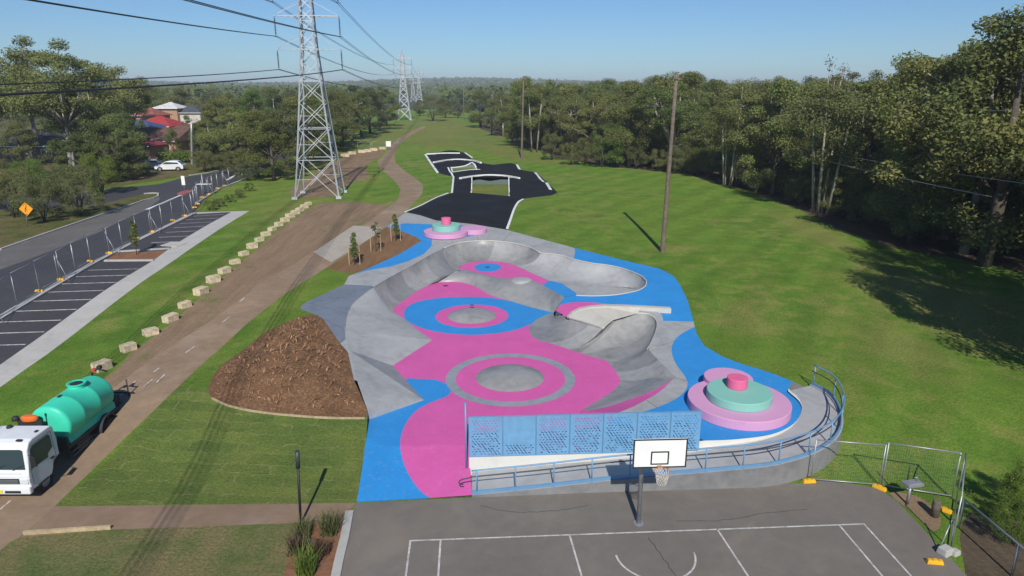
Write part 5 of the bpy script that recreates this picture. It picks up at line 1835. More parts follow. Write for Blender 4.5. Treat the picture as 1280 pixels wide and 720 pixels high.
# ------------------------------------------------------------------ tanker truck
M['truckwhite'] = mat('truck_white', (0.72, 0.73, 0.74), 0.35, 0.05, 1.5, spec=0.5)
M['tankgreen'] = mat('tank_green', (0.05, 0.60, 0.40), 0.42, 0.07, 1.2, spec=0.4)
M['chassis'] = mat('chassis_black', (0.028, 0.03, 0.034), 0.6, 0.1, 5)
M['platecolor'] = mat('plate_yellow', (0.75, 0.62, 0.03), 0.5, 0.0)
M['lamp'] = mat('lamp_lens', (0.62, 0.63, 0.65), 0.15, 0.0, spec=0.7)
M['amber'] = mat('amber_lens', (0.75, 0.16, 0.03), 0.3, 0.0)
M['hub'] = mat('wheel_hub', (0.35, 0.36, 0.38), 0.45, 0.05, 3, 0.4)
tk = empty('tanker_truck', (-17.72, 20.98, 0.0), 0.0)
tag(tk, "white tanker truck with a mint green water tank parked on the brown path", "truck")
def side_prism(mb, prof, x0, x1, mi=0):
    """prof in (y,z), extruded across x."""
    mb.prism([(p[0], p[1]) for p in prof], x0, x1, Matrix(((0, 0, 1, 0), (1, 0, 0, 0), (0, 1, 0, 0), (0, 0, 0, 1))), mi)
cw = 0.89
mb = MB()
prof = [(0.03, 0.45), (0.0, 0.55), (0.0, 1.02), (0.05, 1.2), (0.16, 1.95), (0.3, 2.16), (0.5, 2.22), (1.45, 2.22), (1.60, 2.12), (1.66, 1.6), (1.68, 0.95), (1.32, 0.95), (1.22, 0.86), (1.14, 0.66), (1.12, 0.45), (0.36, 0.45), (0.34, 0.62), (0.30, 0.45)]
prof = prof[:-3] + [(0.40, 0.45)]
side_prism(mb, prof, -cw, cw)
es = [e_ for e_ in mb.bm.edges if abs(e_.verts[0].co.x - e_.verts[1].co.x) < 1e-4 and abs(abs(e_.verts[0].co.x) - cw) < 1e-3]
bmesh.ops.bevel(mb.bm, geom=es, offset=0.055, segments=3, affect='EDGES', profile=0.6)
cab = mb.build('cab', M['truckwhite'], tk)
mb = MB()
ws = [(0.045, 1.24), (0.165, 1.97)]
def quad(mb, pts, off=(0, 0, 0), thick=None):
    mb.bm.faces.new([mb.bm.verts.new(Vector(p) + Vector(off)) for p in pts])
n_ws = Vector((0, -0.73, 0.12)).normalized() * 0.012
A = [(-0.78, .062, 1.25), (0.78, .062, 1.25), (0.74, .158, 1.92), (0.66, .168, 1.97), (-0.66, .168, 1.97), (-0.74, .158, 1.92)]
mb.bm.faces.new([mb.bm.verts.new(Vector(p) + n_ws) for p in A])
mb.build('windscreen', M['glass'], tk)
mb = MB()
for s in (-0.3, 0.35): mb.bar((s, 0.03, 1.24), (s + 0.42, 0.075, 1.42), 0.018)
mb.build('wiper', M['black'], tk)
for s in (1, -1):
    x = s * (cw + 0.004)
    mb = MB(); mb.bm.faces.new([mb.bm.verts.new((x, y, z)) for y, z in ((0.2, 1.2), (1.06, 1.16), (1.1, 1.3), (1.38, 1.42), (1.36, 1.86), (1.26, 1.98), (0.42, 1.98), (0.28, 1.85))])
    mb.build('side_window', M['glass'], tk)
    mb = MB(); mb.tube([(x, y, z) for y, z in ((0.16, 0.62), (0.16, 1.2), (0.33, 2.03), (1.42, 2.03), (1.46, 0.98), (1.22, 0.90))], 0.009, 5); mb.bar((x, 1.15, 1.06), (x, 1.35, 1.06), 0.03)
    mb.build('door_seam', M['chassis'], tk)
    mb = MB(); mb.tube([(x, 0.16, 1.75), (x + s * 0.22, 0.05, 1.78), (x + s * 0.24, 0.05, 1.4), (x, 0.16, 1.2)], 0.014, 6); mb.box((x + s * 0.25, 0.03, 1.58), (0.2, 0.06, 0.36), bevel=0.02)
    mb.build('mirror', M['black'], tk)
    mb = MB(); mb.box((s * 0.70, -0.012, 0.83), (0.30, 0.06, 0.20), bevel=0.03); hl_ = mb.build('headlight', M['lamp'], tk)
    mb = MB(); mb.box((s * 0.855, 0.02, 0.83), (0.07, 0.06, 0.17), bevel=0.015); mb.build('indicator', M['lamp'], tk)
for s in (1, -1):
    mb = MB(); mb.box((s * (cw + .008), 1.28, 1.02), (0.03, 0.16, 0.035), bevel=.008); mb.build('door_handle', M['chassis'], tk)
    mb = MB(); mb.box((s * (cw - .06), 0.62, 0.47), (0.2, 0.5, 0.05)); mb.build('step', M['chassis'], tk)
mb = MB(); mb.box((0, 0.04, 1.08), (1.3, 0.035, 0.07)); mb.build('badge_panel', M['hub'], tk)
mb = MB(); mb.box((0, -0.012, 0.83), (1.06, 0.03, 0.20)); mb.build('grille', M['chassis'], tk)
mb = MB()
for z in (0.78, 0.83, 0.88): mb.box((0, -0.032, z), (1.0, 0.012, 0.014))
mb.build('grille_bar', M['hub'], tk)
mb = MB(); mb.box((0, -0.01, 0.50), (1.80, 0.18, 0.27), bevel=0.05); mb.build('bumper', M['truckwhite'], tk)
mb = MB(); mb.box((0.3, -0.108, 0.47), (0.55, 0.02, 0.09)); mb.build('bumper_vent', M['chassis'], tk)
mb = MB(); mb.box((-0.25, -0.112, 0.50), (0.38, 0.02, 0.115)); mb.build('number_plate', M['platecolor'], tk)
mb = MB(); mb.lathe([(0.10, 0), (0.10, 0.06), (0.05, 0.1), (0, 0.1)], (-0.45, 1.3, 2.22), 14); mb.build('roof_vent', M['chassis'], tk)
mb = MB(); mb.box((0.55, 0.35, 2.235), (0.18, 0.1, 0.05), bevel=0.01); mb.box((0.72, 1.0, 2.24), (0.1, 0.12, 0.05), bevel=0.01); mb.build('roof_lamp', M['chassis'], tk)
mb = MB()
for s in (-.38, .38): mb.box((s, 4.2, 0.68), (0.09, 5.6, 0.2))
for y in (1.9, 2.8, 3.8, 5.2, 6.4, 6.95): mb.box((0, y, 0.68), (0.76, 0.1, 0.14))
mb.build('chassis_frame', M['chassis'], tk)
mb = MB(); mb.box((0.0, 4.0, 0.87), (1.72, 3.5, 0.14), bevel=0.02)
mb.box((0.0, 2.25, 1.05), (1.72, 0.08, 0.5)); mb.build('tray', M['chassis'], tk)
mb = MB()
for s in (-1, 1):
    for (y0, y1) in ((2.3, 4.0),):
        for z in (0.42, 0.60): mb.tube([(s * .82, y0, z), (s * .84, y1 - .25, z), (s * .84, y1, z - .04)], 0.025, 6)
        for y in (y0 + .05, y1 - .3): mb.bar((s * .82, y, .38), (s * .7, y, .82), 0.04)
mb.build('side_guard', M['darksteel'], tk)
mb = MB(); mb.box((0.62, 3.2, 0.56), (0.4, 0.8, 0.4), bevel=0.06); mb.build('fuel_tank', M['darksteel'], tk)
# tank
tcx, tcz, ra = 0.16, 1.70, 0.78
axis_y = Matrix.Rotation(R(-90), 3, 'X')
mb = MB()
mb.lathe([(0, -0.07), (ra * .5, -0.05), (ra * .9, 0.0), (ra * .985, 0.06), (ra, 0.14), (ra, 0.9), (ra * 1.012, 0.92), (ra * 1.012, 1.02), (ra, 1.04), (ra, 1.95), (ra * 1.012, 1.97), (ra * 1.012, 2.07), (ra, 2.09), (ra, 2.9), (ra * .985, 2.98), (ra * .9, 3.04), (ra * .5, 3.10), (0, 3.12)], (tcx, 2.42, tcz), 48, axis=axis_y, smooth=True)
tank = mb.build('tank', M['tankgreen'], tk)
mb = MB(); mb.lathe([(0.32, -0.05), (0.32, 0.12), (0.36, 0.13), (0.36, 0.17), (0.28, 0.17), (0.27, 0.13), (0, 0.12)], (tcx, 4.35, tcz + ra - 0.03), 28); mb.build('manhole', M['tankgreen'], tank)
mb = MB(); mb.lathe([(0.23, 0.0), (0.23, 0.03), (0, 0.05)], (tcx, 4.35, tcz + ra + 0.095), 24); mb.build('manhole_lid', M['chassis'], tank)
mb = MB(); mb.box((tcx - .05, 3.35, tcz + ra + 0.01), (0.13, 0.18, 0.06), bevel=0.02); mb.bar((tcx, 2.335, tcz - .55), (tcx, 2.335, tcz + .55), 0.02); mb.box((tcx, 2.335, tcz + .52), (0.04, 0.03, 0.1)); mb.build('level_gauge', M['chassis'], tank)
mb = MB()
for s in (-1, 1): mb.box((tcx + s * 0.58, 4.0, 1.04), (0.18, 3.1, 0.34), taper=(0.4, 1))
mb.build('cradle', M['tankgreen'], tank)
mb = MB(); mb.box((tcx, 2.40, 0.98), (1.05, 0.08, 0.14)); mb.build('cradle_bar', M['tankgreen'], tank)
# rear pump and spray gear
mb = MB(); mb.box((0.35, 6.0, 0.98), (0.6, 0.45, 0.46), bevel=0.04); mb.box((-0.35, 6.1, 0.95), (0.45, 0.5, 0.36), bevel=0.03); mb.build('pump', M['chassis'], tk)
mb = MB(); mb.tube([(0.72, 6.75, 0.7), (0.72, 6.75, 1.7)], 0.03, 8); mb.tube([(-0.72, 6.75, 0.7), (-0.72, 6.75, 1.5)], 0.03, 8); mb.bar((-0.95, 6.85, 0.62), (0.95, 6.85, 0.62), 0.08); mb.bar((0.2, 6.2, 0.85), (0.75, 6.9, 0.72), 0.06); mb.bar((-0.9, 6.85, 1.02), (0.9, 6.85, 1.02), 0.05); mb.build('spray_bar', M['chassis'], tk)
mb = MB(); mb.tube([(-.1, 5.7, 1.2), (.0, 5.62, 1.9), (.1, 5.5, 2.55), (.4, 5.45, 2.75), (.75, 5.5, 2.62)], 0.04, 8); mb.box((.45, 5.5, 2.8), (.16, .2, .14), bevel=.03); mb.build('hose_arm', M['chassis'], tk)
mb = MB(); mb.lathe([(0.1, 0), (0.1, 0.1), (0.06, 0.13), (0, 0.14)], (.2, 5.5, 2.62), 12); mb.build('valve_cap', mat('red_valve', (0.5, 0.07, 0.04), 0.5), tk)
def truck_wheel(x, y, r, w):
    ax = Matrix.Rotation(R(90), 3, 'Y')
    mb = MB(); mb.lathe([(r * .58, -w / 2), (r * .93, -w / 2), (r, -w * .36), (r, w * .36), (r * .93, w / 2), (r * .58, w / 2), (r * .58, -w / 2)], (x, y, r), 32, axis=ax)
    wh = mb.build('wheel', M['rubber'], tk)
    mb = MB(); s = 1 if x > 0 else -1
    mb.lathe([(r * .585, -w * .45 * 1), (r * .585, s * w * .42), (r * .5, s * w * .40), (r * .42, s * w * .2), (r * .2, s * w * .22), (r * .18, s * w * .4), (0, s * w * .42)], (x, y, r), 24, axis=ax); mb.build('rim', M['hub'], wh)
for s in (-1, 1):
    truck_wheel(s * 0.76, 0.76, 0.40, 0.24); truck_wheel(s * 0.74, 4.68, 0.42, 0.46)
    mb = MB()
    arc = [(4.68 + 0.58 * math.cos(t), 0.46 + 0.58 * math.sin(t)) for t in np.linspace(R(5), R(175), 16)]
    arc2 = [(4.68 + 0.54 * math.cos(t), 0.46 + 0.54 * math.sin(t)) for t in np.linspace(R(175), R(5), 16)]
    side_prism(mb, arc + arc2, s * 0.48, s * 1.0)
    mb.build('mudguard', M['chassis'], tk)
bx = MB(); bx.lathe([(0.15, 0), (0.165, 0.06), (0.165, 0.15), (0.11, 0.2), (0, 0.21)], (0, 0, 0), 16)
for v in bx.bm.verts: v.co.x *= 1.9
o = bx.build('warning_beacon', M['amber'], tk); o.location = (-0.28, 2.1, 2.10)
mb = MB(); mb.box((-0.28, 2.1, 1.7), (0.9, 0.1, 0.8)); mb.build('headboard', M['chassis'], tk)
mb = MB(); mb.lathe([(0.12, 0), (0.12, 0.1), (0.08, .16), (0, 0.16)], (-.80, 2.1, 2.1), 12); mb.build('exhaust_cap', M['chassis'], tk)

# ------------------------------------------------------------------ parked cars
def car(p, rz, paint_m, lab):
    root = empty('parked_car', p, rz); tag(root, lab, "car")
    def sec(prof, w, m, name, par, inset=0.0):
        mb = MB(); side_prism(mb, prof, -w, w)
        if inset:
            for v in mb.bm.verts:
                if v.co.z > 0.95: v.co.x *= (1 - inset * min(1, (v.co.z - .95) / .5))
        return mb.build(name, m, par)
    body = [(-2.05, 0.35), (-2.1, 0.6), (-2.0, 0.85), (-1.2, 0.95), (1.75, 0.98), (2.0, 0.9), (2.08, 0.55), (2.0, 0.3), (1.75, 0.28), (1.6, .55), (1.3, .66), (1.0, .55), (0.9, 0.25), (-0.9, 0.25), (-1.0, .55), (-1.3, .66), (-1.6, .55), (-1.75, 0.28)]
    sec(body, 0.88, paint_m, 'body', root)
    cabp = [(-1.15, 0.95), (-0.45, 1.40), (0.2, 1.50), (1.2, 1.46), (1.85, 1.02), (1.75, 0.98)]
    sec(cabp, 0.84, paint_m, 'roof', root, 0.18)
    for s in (-1, 1):
        mb = MB(); mb.bm.faces.new([mb.bm.verts.new((s * x, y, z)) for x, y, z in ((0.845, -0.95, 1.0), (0.715, -0.40, 1.36), (0.695, 0.2, 1.43), (0.70, 1.1, 1.40), (0.83, 1.55, 1.02))]); mb.build('side_window', M['glass'], root)
        for y in (-1.3, 1.3):
            mb = MB(); mb.lathe([(0, -.1), (0.31, -.1), (0.31, .1), (0, .1)], (s * .80, y, .31), 20, axis=Matrix.Rotation(R(90), 3, 'Y')); w_ = mb.build('wheel', M['rubber'], root)
            mb = MB(); mb.lathe([(0.2, -.105), (0.2, .105), (0, .11)] if s > 0 else [(0.2, .105), (0.2, -.105), (0, -.11)], (s * .80, y, .31), 14, axis=Matrix.Rotation(R(90), 3, 'Y')); mb.build('rim', M['hub'], w_)
        mb = MB(); mb.box((s * .66, -2.03, .72), (.34, .1, .14), bevel=.02); mb.build('headlight', M['lamp'], root)
        mb = MB(); mb.box((s * .7, 2.03, .78), (.2, .08, .2), bevel=.02); mb.build('tail_light', M['amber'], root)
    mb = MB(); mb.bm.faces.new([mb.bm.verts.new(v) for v in ((-.72, -1.10, 1.0), (.72, -1.10, 1.0), (.62, -.48, 1.4), (-.62, -.48, 1.4))]); mb.build('windscreen', M['glass'], root)
    mb = MB(); mb.bm.faces.new([mb.bm.verts.new(v) for v in ((-.66, 1.28, 1.43), (.66, 1.28, 1.43), (.74, 1.84, 1.06), (-.74, 1.84, 1.06))]); mb.build('rear_window', M['glass'], root)
    return root
car(W(214, 213), R(-82), M['truckwhite'], "white hatchback parked side on beyond the road, before the green hedge")
car(W(186, 211), R(-70), mat('silver_paint', (0.45, 0.47, 0.5), 0.35, 0.03, 2, 0.3), "silver car half hidden in shade beside the white hatchback")

# ------------------------------------------------------------------ houses beyond the road
def roofing(name, c):
    t = NT(name)
    w = t.n.new("ShaderNodeTexWave"); w.inputs["Scale"].default_value = 3.5; w.bands_direction = 'Z'
    t.lk(t.pos(), w.inputs["Vector"])
    t.color(t.mix(1.0, t.ramp(t.noise(1.5, 4), [(0.3, tuple(x * .75 for x in c)), (0.7, tuple(min(1, x * 1.2) for x in c))]), t.ramp(w.outputs["Fac"], [(0, .8), (.6, 1.05)]), 'MULTIPLY'))
    t.rough(0.7, 0, 0.25)
    return t.m
M['brick'] = mat('pale_brick', (0.40, 0.25, 0.155), 0.85, 0.15, 2)
M['render'] = mat('cream_render', (0.55, 0.50, 0.43), 0.85, 0.08, 1)
def house(p, w, d, h, rh, rz, roof_m, wall_m, lab, hip=True):
    root = empty('house', p, rz); tag(root, lab, "house")
    mb = MB(); mb.box((0, 0, h / 2 - .2), (w, d, h + .4)); mb.build('wall', wall_m, root)
    mb = MB(); e = 0.55
    x, y = w / 2 + e, d / 2 + e
    rx = (x - y * 0.9) if hip else x
    B = [mb.bm.verts.new(v) for v in ((-x, -y, h), (x, -y, h), (x, y, h), (-x, y, h))]
    B2 = [mb.bm.verts.new(v) for v in ((-x, -y, h + .12), (x, -y, h + .12), (x, y, h + .12), (-x, y, h + .12))]
    r0, r1 = mb.bm.verts.new((-rx, 0, h + rh)), mb.bm.verts.new((rx, 0, h + rh))
    mb.bm.faces.new(B[::-1])
    for i in range(4): mb.bm.faces.new((B[i], B[(i + 1) % 4], B2[(i + 1) % 4], B2[i]))
    mb.bm.faces.new((B2[0], B2[1], r1, r0)); mb.bm.faces.new((B2[1], B2[2], r1)); mb.bm.faces.new((B2[2], B2[3], r0, r1)); mb.bm.faces.new((B2[3], B2[0], r0))
    rf = mb.build('roof', roof_m, root)
    mb = MB(); mb.tube([(-rx, 0, h + rh + .03), (rx, 0, h + rh + .03)], 0.12, 6); mb.build('ridge_cap', roof_m, rf)
    mb = MB(); mb.box((0, -y - .04, h + .05), (2 * x, .1, .13)); mb.build('gutter', M['white'], rf)
    n = max(2, int(w / 4))
    for i in range(n):
        xx = -w / 2 + (i + .5) * w / n
        if i == 1:
            mb = MB(); mb.box((xx, -d / 2 - .02, 1.05), (0.95, .08, 2.1)); dr = mb.build('door', M['wood'], root)
            mb = MB(); mb.lathe([(0.04, 0), (0.04, .06), (0, .07)], (xx + .35, -d / 2 - .06, 1.0), 8, axis=Matrix.Rotation(R(90), 3, 'X')); mb.build('handle', M['steel'], dr)
            continue
        mb = MB(); mb.box((xx, -d / 2 - .03, 1.5), (1.7, .08, 1.2)); wn_ = mb.build('window', M['white'], root)
        mb = MB()
        for s in (-.4, .4): mb.box((xx + s, -d / 2 - .075, 1.5), (.72, .02, 1.06))
        mb.build('pane', M['glass'], wn_)
    return root
def hpos(px, Y):
    p = at_depth(px, 150, Y); p.z = G(p.x, p.y); return p
brown_r, red_r, white_r, dark_r, maroon_r = roofing('brown_tiles', (0.15, 0.085, 0.07)), roofing('red_sheet', (0.38, 0.045, 0.045)), roofing('white_sheet', (0.62, 0.6, 0.58)), roofing('dark_tiles', (0.075, 0.078, 0.09)), roofing('maroon_sheet', (0.26, 0.04, 0.055))
terra_r = roofing('terracotta_tiles', (0.30, 0.10, 0.07))
house(hpos(198, 134), 12, 8, 2.6, 2.1, R(-12), brown_r, M['brick'], "brick house with a brown tiled roof behind the white hatchback", False)
house(hpos(176, 122), 5.5, 5, 2.5, 0.9, R(-12), maroon_r, M['brick'], "small maroon roofed carport building beside the brown roofed house")
house(hpos(234, 148), 11, 8, 2.6, 2.0, R(-12), brown_r, M['render'], "pale walled house with brown roof behind the dark round tree")
house(hpos(200, 172), 9.5, 8, 3.2, 2.2, R(-8), red_r, M['brick'], "house with a bright red roof between the trees")
house(hpos(190, 196), 6.5, 7, 4.8, 2.2, R(-8), terra_r, M['brick'], "terracotta roofed house just behind the bright red roof")
house(hpos(216, 215), 7.5, 7, 6.2, 1.7, R(-5), white_r, M['brick'], "taller house with a white roof above the red roofs")
house(hpos(242, 216), 7.5, 7, 4.9, 2.2, R(0), dark_r, M['render'], "house with a dark grey roof next to the white roofed one")
house(hpos(34, 122), 14, 9, 2.6, 2.2, R(5), dark_r, M['wood'], "dark roofed house behind the gum trees at the roadside")
hp0 = hpos(178, 165); hp0.z += 0
house(hp0, 8, 7, 3.0, 1.8, R(-8), roofing('slate_blue_sheet', (0.06, 0.09, 0.18)), M['render'], "house with a slate blue roof next to the bright red roof")

# ------------------------------------------------------------------ trees
def tree_proto(name, seed, kind):
    """Unit tree about 10 m tall; returns (trunk mesh, crown mesh)."""
    r = random.Random(seed)
    mb = MB()
    cl_ = []
    if kind == 'gum':
        base_h = r.uniform(2.4, 3.4)
        lean = (r.uniform(-.5, .5), r.uniform(-.5, .5))
        fork = Vector((lean[0], lean[1], base_h))
        mb.tube([(0, 0, -.3), (lean[0] * .3, lean[1] * .3, base_h * .5), fork], [0.19, 0.15, 0.13], 8)
        nl = 8
        for i in range(nl):
            a = i * 2 * math.pi / nl + r.uniform(-.4, .4)
            rad = r.uniform(1.8, 3.6); top = r.uniform(5.2, 9.2)
            if i == 0: rad, top = .5, 9.4
            if i == 1: top = 4.9
            e = Vector((lean[0] + rad * math.cos(a), lean[1] + rad * math.sin(a), top))
            m = fork.lerp(e, .5) + Vector((r.uniform(-.3, .3), r.uniform(-.3, .3), .3))
            mb.tube([fork, m, e], [0.10, 0.06, 0.02], 6)
            for k in range(7):
                q = e if k == 0 else m.lerp(e, r.uniform(.1, .95)) + Vector((r.uniform(-1.2, 1.2), r.uniform(-1.2, 1.2), r.uniform(-.9, .7)))
                if k: mb.tube([m.lerp(e, .4), q], [0.05, 0.02], 5, cap=False)
                cl_.append((q.x, q.y, q.z, r.uniform(.5, 1.05)))
        n, size, flat = 21000, 0.078, .7
    elif kind == 'dense':
        h0 = r.uniform(0.5, 1.3)
        mb.tube([(0, 0, -.3), (r.uniform(-.2, .2), r.uniform(-.2, .2), 3), (0, 0, 7.5)], [0.25, 0.2, 0.06], 8)
        for i in range(5):
            a = i * 1.26 + r.uniform(-.3, .3); z = r.uniform(2.2, 4); mb.tube([(0, 0, z), (math.cos(a) * 1.8, math.sin(a) * 1.8, z + 1.9)], [0.1, 0.04], 5)
        for i in range(46):
            z = r.uniform(h0 + .4, 9.4)
            u = (z - h0) / (9.8 - h0)
            w = 3.1 * (math.sin(math.pi * min(1, u ** .75)) * .75 + .28 * (1 - u))
            a = r.uniform(0, 6.28); rr = w * r.uniform(.55, 1.0)
            cl_.append((rr * math.cos(a), rr * math.sin(a), z, r.uniform(.55, 1.15)))
        n, size, flat = 22000, 0.078, .8
    elif kind == 'bush':
        for i in range(4):
            a = i * 1.6 + r.uniform(-.3, .3); mb.tube([(r.uniform(-.1, .1), r.uniform(-.1, .1), -.2), (math.cos(a) * .9, math.sin(a) * .9, 3.0), (math.cos(a) * 2.2, math.sin(a) * 2.2, 6.5)], [0.2, 0.15, 0.05], 6)
        for i in range(44):
            z = r.uniform(1.8, 9.0); u = (z - 1.2) / 8.4
            w = 5.0 * math.sqrt(max(0, 1 - (2 * u - .85) ** 2 / 1.5))
            a = r.uniform(0, 6.28); rr = w * r.uniform(.5, 1.0)
            cl_.append((rr * math.cos(a), rr * math.sin(a), z, r.uniform(.9, 1.6)))
        n, size, flat = 16000, 0.11, .8
    elif kind == 'tall':                # many straight pale trunks, crown high up
        for i in range(4):
            a = i * 1.57 + .4; x, y = math.cos(a) * .8, math.sin(a) * .8
            mb.tube([(x * .5, y * .5, -.3), (x, y, 4), (x * 1.5, y * 1.5, 8)], [0.10, 0.08, 0.03], 6)
            for k in range(9):
                cl_.append((x * 1.5 + r.uniform(-1.2, 1.2), y * 1.5 + r.uniform(-1.2, 1.2), r.uniform(3.6, 9.6), r.uniform(.6, 1.1)))
        n, size, flat = 19000, 0.074, .85
    else:                               # bare
        for i in range(9):
            a = i * .7; e = Vector((math.cos(a) * r.uniform(.5, 2.2), math.sin(a) * r.uniform(.5, 2.2), r.uniform(6, 9.8)))
            mb.tube([(0, 0, r.uniform(2, 4)), e * .6 + Vector((0, 0, 1.5)), e], [0.1, 0.06, 0.02], 5)
            cl_.append((e.x, e.y, e.z, .8))
        mb.tube([(0, 0, -.3), (0, 0, 4)], [0.2, 0.12], 6)
        n, size, flat = 500, 0.10, .9
    o = mb.build('trunk', M['bark_pale' if kind in ('gum', 'tall', 'bare') else 'bark_dark'])
    tm = o.data; bpy.data.objects.remove(o)
    cm = leaf_mesh('crown', cl_, n, 1.0, size, seed, flat)
    return tm, cm
PROTO = {}
for k, n in (('gum', 5), ('dense', 5), ('bush', 3), ('tall', 2), ('bare', 1)):
    PROTO[k] = [tree_proto(k, 100 + 17 * i + len(k), k) for i in range(n)]
LEAFVAR = {}
def crown_for(kind, i, leaf):
    key = (kind, i, leaf)
    if key not in LEAFVAR:
        me = PROTO[kind][i][1].copy(); me.materials.clear(); me.materials.append(M[leaf]); LEAFVAR[key] = me
    return LEAFVAR[key]
def tree(kind, p, h, lab, group, leaf, wide=1.0, name=None, seed=None):
    r = random.Random(seed if seed is not None else int(p.x * 31 + p.y * 17))
    i = r.randrange(len(PROTO[kind]))
    root = empty(name or {'gum': 'gum_tree', 'dense': 'leafy_tree', 'bush': 'round_bush', 'tall': 'tall_gum_tree', 'bare': 'bare_tree'}[kind], p, r.uniform(0, 6.28))
    s = h / 9.9
    root.scale = (s * wide, s * wide, s)
    tag(root, lab, "bush" if kind == 'bush' else "tree", group)
    for nm, me in (('trunk', PROTO[kind][i][0]), ('crown', crown_for(kind, i, leaf))):
        o = bpy.data.objects.new(nm, me); COL.objects.link(o); o.parent = root
    return root
def tpx(px, Y, top):
    """Ground point under pixel column px at distance Y, and the height reaching pixel row top."""
    t = at_depth(px, top, Y); z = G(t.x, Y)
    return Vector((t.x, Y, z - 0.05)), t.z - z
# gum trees at the roadside
for px, Y, top, kind, leaf, wd, lab in [
    (60, 105, 46, 'gum', 'leaf_gum', 1.1, "tall spreading gum tree with a pale forked trunk behind the round bushes"),
    (22, 122, 42, 'gum', 'leaf_gum', 1.2, "tallest gum tree at the edge of the photo, behind the forked one"),
    (104, 120, 74, 'gum', 'leaf_gum', 1.15, "gum tree next to the pale street pole"),
    (-30, 108, 60, 'gum', 'leaf_gum', 1.1, "gum tree cut by the photo edge above the warning sign"),
    (140, 128, 90, 'gum', 'leaf_gum', 1.1, "gum tree just before the red roofed houses"),
    (120, 104, 128, 'dense', 'leaf_dense', 1.4, "dark dense tree below the gum trees beside the road"),
    (150, 108, 138, 'dense', 'leaf_dense', 1.3, "dark dense tree nearest the shaded silver car"),
    (85, 112, 112, 'dense', 'leaf_dense', 1.3, "dark dense tree behind the pale street pole"),
    (160, 150, 104, 'gum', 'leaf_bright', 1.2, "light green tree rising behind the carport"),
    (18, 96, 150, 'dense', 'leaf_olive', 1.3, "olive green tree below the tallest gum tree"),
    (213, 120, 158, 'dense', 'leaf_dense', 0.85, "dark round tree in front of the brown roofed house")]:
    p, h = tpx(px, Y, top)
    tree(kind, p, h, lab, "trees at the roadside", leaf, wd)
for px, py, top, leaf, lab, wd in [(18, 272, 206, 'leaf_olive', "round olive bush behind the warning sign", 1.0), (56, 277, 214, 'leaf_olive', "round bush directly beside the warning sign", 1.0), (101, 270, 201, 'leaf_olive', "largest round bush, with dark trunk, at the road verge", 1.0), (-30, 268, 200, 'leaf_olive', "round bush at the photo edge by the road", 1.0), (38, 240, 196, 'leaf_bright', "bright green bush behind the round olive ones", 1.0), (128, 243, 190, 'leaf_bright', "dark leafy bush beside the side road", 1.0)]:
    b_ = W(px, py); t = at_depth(px, top, b_.y)
    tree('bush', b_, t.z - b_.z, lab, "round bushes by the road", leaf, 0.95 * wd)
# row of trees left of the tower
g_ = "trees massed behind the tall tower"
row = [(300, 212, 132), (322, 222, 138), (343, 226, 150), (362, 219, 128), (378, 208, 120), (392, 200, 118), (404, 193, 116), (416, 187, 113), (428, 182, 112), (440, 176, 114), (452, 171, 112), (463, 167, 108), (474, 163, 107), (483, 158, 110)]
for i, (px, py, top) in enumerate(row):
    b_ = W(px, py); t = at_depth(px, top, b_.y)
    tree('dense' if i % 3 else 'gum', b_, t.z - b_.z, f"{ordinal(i)} leafy tree along the grass edge behind the tall tower, counted from the road", g_, ['leaf_gum', 'leaf_dense', 'leaf_dense', 'leaf_olive'][i % 4], 1.35)
for i, (px, Y, top) in enumerate([(268, 138, 120), (290, 150, 116), (315, 150, 112), (340, 165, 110), (362, 180, 112), (385, 190, 108), (330, 130, 135), (305, 125, 150), (352, 140, 128), (375, 160, 122), (280, 118, 165), (262, 128, 150), (400, 215, 108), (420, 240, 107), (440, 270, 106)]):
    p, h = tpx(px, Y, top)
    tree('gum' if i % 2 else 'dense', p, h, "leafy tree inside the wood behind the tall tower, back from the grass edge", g_, ['leaf_gum', 'leaf_dense', 'leaf_bright', 'leaf_dense', 'leaf_olive'][i % 5], 1.4)
for i, (px, py, top) in enumerate([(256, 215, 186), (266, 212, 180), (277, 212, 184), (287, 217, 188), (296, 220, 196), (310, 226, 200)]):
    b_ = W(px, py); t = at_depth(px, top, b_.y)
    tree('bush', b_, t.z - b_.z, f"{ordinal(i)} low grey green shrub on the far road edge, counted from the hatchback", "shrubs on the far road edge", 'leaf_olive', 1.1)
for px, Y, top, lab in [(177, 99, 200, "dark bush half covering the silver car"), (163, 112, 176, "dark bush beside the maroon carport"), (243, 132, 152, "light green tree beside the street pole before the houses"), (258, 150, 140, "light green tree beside the grey roofed house"), (176, 150, 150, "small tree between the red roof and the carport"), (232, 165, 143, "small tree in front of the dark grey roof")]:
    p, h = tpx(px, Y, top)
    tree('bush' if Y < 115 else 'dense', p, h, lab, None, 'leaf_dense' if Y < 115 else 'leaf_bright', .9, seed=px)
for px, Y, top, leaf, lab in [(124, 92, 150, 'leaf_dense', "dark full tree at the shaded side road, nearest the round bushes"), (158, 95, 172, 'leaf_dense', "dark full tree at the shaded side road, nearest the cars"), (92, 90, 165, 'leaf_dense', "dark full tree behind the largest round bush"), (140, 100, 140, 'leaf_gum', "olive tree rising behind the dark trees of the side road")]:
    p, h = tpx(px, Y, top)
    tree('dense', p, h, lab, None, leaf, 1.5, seed=px)
# low shrubs between fence end and lawn
for i, (px, py, top) in enumerate([(262, 263, 249), (274, 259, 247), (288, 253, 242), (300, 247, 236), (312, 239, 228)]):
    b_ = W(px, py); t = at_depth(px, top, b_.y)
    tree('bush', b_, t.z - b_.z, f"{ordinal(i)} low scrubby shrub between the car park end and the tower trees", "scrub at the car park end", 'leaf_olive' if i % 2 else 'leaf_bright', 1.2)
